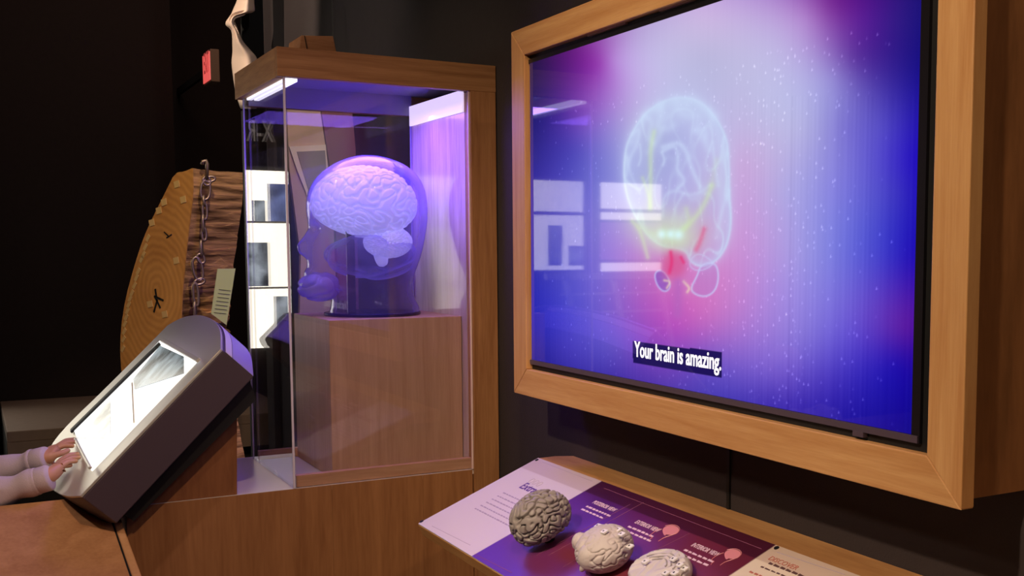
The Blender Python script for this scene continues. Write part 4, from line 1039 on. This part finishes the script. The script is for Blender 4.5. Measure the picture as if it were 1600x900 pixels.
# sweatshirt: torso and sleeves in one garment with folds
M_sw = plain('lilac_sweatshirt', (196, 176, 180), .9, bump=.4, bscale=500, var=.05)
def sleeve(pts, rs, seed):
    P_s = [np.array(p, float) for p in pts]; o = []; r_o = []
    N_ = 46
    for k in range(N_):
        t = k / (N_ - 1) * (len(P_s) - 1); i = min(int(t), len(P_s) - 2); q = t - i
        o.append(P_s[i] * (1 - q) + P_s[i + 1] * q)
        r_o.append((rs[i] * (1 - q) + rs[i + 1] * q) * (1 + .12 * math.sin(k * .95 + seed) + .09 * math.sin(k * 2.1 + seed * 2)) if k < N_ - 5 else rs[-1] * (.93 if k == N_ - 5 else 1))
    return o, r_o
cuff_u = w_up + np.array([.004, 0, .0]); cuff_l = w_lo + np.array([.004, 0, .0])
mb = MB()
for el, cf, sgn, sd in ((np.array([-.18, 3.02, .925]), cuff_u, 1, 1.0), (np.array([-.17, 2.72, .925]), cuff_l, -1, 2.4)):
    sh = np.array([-.39, 2.86 + sgn * .12, .915])
    o, r_o = sleeve([sh + (-.02, -sgn * .03, 0), sh, sh * .5 + el * .5, el, el * .5 + cf * .5 + (0, 0, -.006), el * .12 + cf * .88, cf], [.06, .060, .054, .046, .038, .029, .026], sd)
    mb.tube(o, r_o, 20)
for i, v in enumerate(mb.v):
    q = Vector((v[0] * 22, v[1] * 16, v[2] * 26)); k_ = min(1, max(0, (.055 - v[0]) / .05))
    f_ = (abs(noise.noise(q)) - .2) * .055 * k_ + noise.noise(q * 2.3) * .006 * k_
    mb.v[i] = (v[0] + f_ * .3, v[1] + f_ * .4, v[2] + f_)
slv = mb.build('sleeves', M_sw, pk, smooth=True, sub=1); slv['label'] = 'rumpled pale lilac sleeves with ribbed cuffs'
for cf, el in ((cuff_u, np.array([-.18, 3.02, .925])), (cuff_l, np.array([-.17, 2.72, .925]))):
    d = (cf - el) / np.linalg.norm(cf - el)
    MB().tube([cf - d * .035, cf - d * .033, cf - d * .004, cf], [.026, .0285, .0285, .026], 20).build('cuff', M_sw, pk, smooth=True)
MB().lathe([(.10, 0), (.125, .02), (.125, .12), (.13, .25), (.12, .33), (.07, .385), (.05, .40)], (-.415, 2.86, .56), 28).build('sweatshirt_body', M_sw, pk, smooth=True)
for sgn in (-1, 1):
    MB().tube([(-.44, 2.86 + sgn * .07, .60), (-.41, 2.86 + sgn * .08, .33), (-.43, 2.86 + sgn * .08, .08)], [.092, .066, .055], 16).build('trouser_leg', plain('dark_denim', (40, 46, 66), .9), pk, smooth=True)
    MB().box(-.47, -.28, 2.86 + sgn * .085 - .035, 2.86 + sgn * .085 + .035, 0, .06).build('shoe', plain('grey_shoe', (90, 90, 96), .6), pk, .02)
# face and hair
mb = MB(); mb.lathe([(.02, .285), (.06, .272), (.082, .24), (.088, .20), (.086, .14), (.078, .09), (.074, .05)], (-.388, 2.86, .94), 24)
mb.build('hair', plain('brown_hair', (52, 34, 24), .7, bump=.6, bscale=120), pk, smooth=True)
for sgn in (-1, 1):
    MB().lathe([(.002, -.009), (.008, -.005), (.009, 0), (.008, .005), (.002, .009)], (-.262, 2.86 + sgn * .026, 1.115), 12).build('eye', plain('eye_white', (60, 45, 40), .2), pk, smooth=True)
MB().tube([(-.262, 2.86, 1.12), (-.248, 2.86, 1.095), (-.262, 2.86, 1.088)], [.006, .011, .008], 10).build('nose', M_skin, pk, smooth=True, sub=1)
MB().box(-.270, -.2595, 2.84, 2.88, 1.062, 1.070).build('mouth', plain('lips', (160, 80, 76), .5), pk, .003)
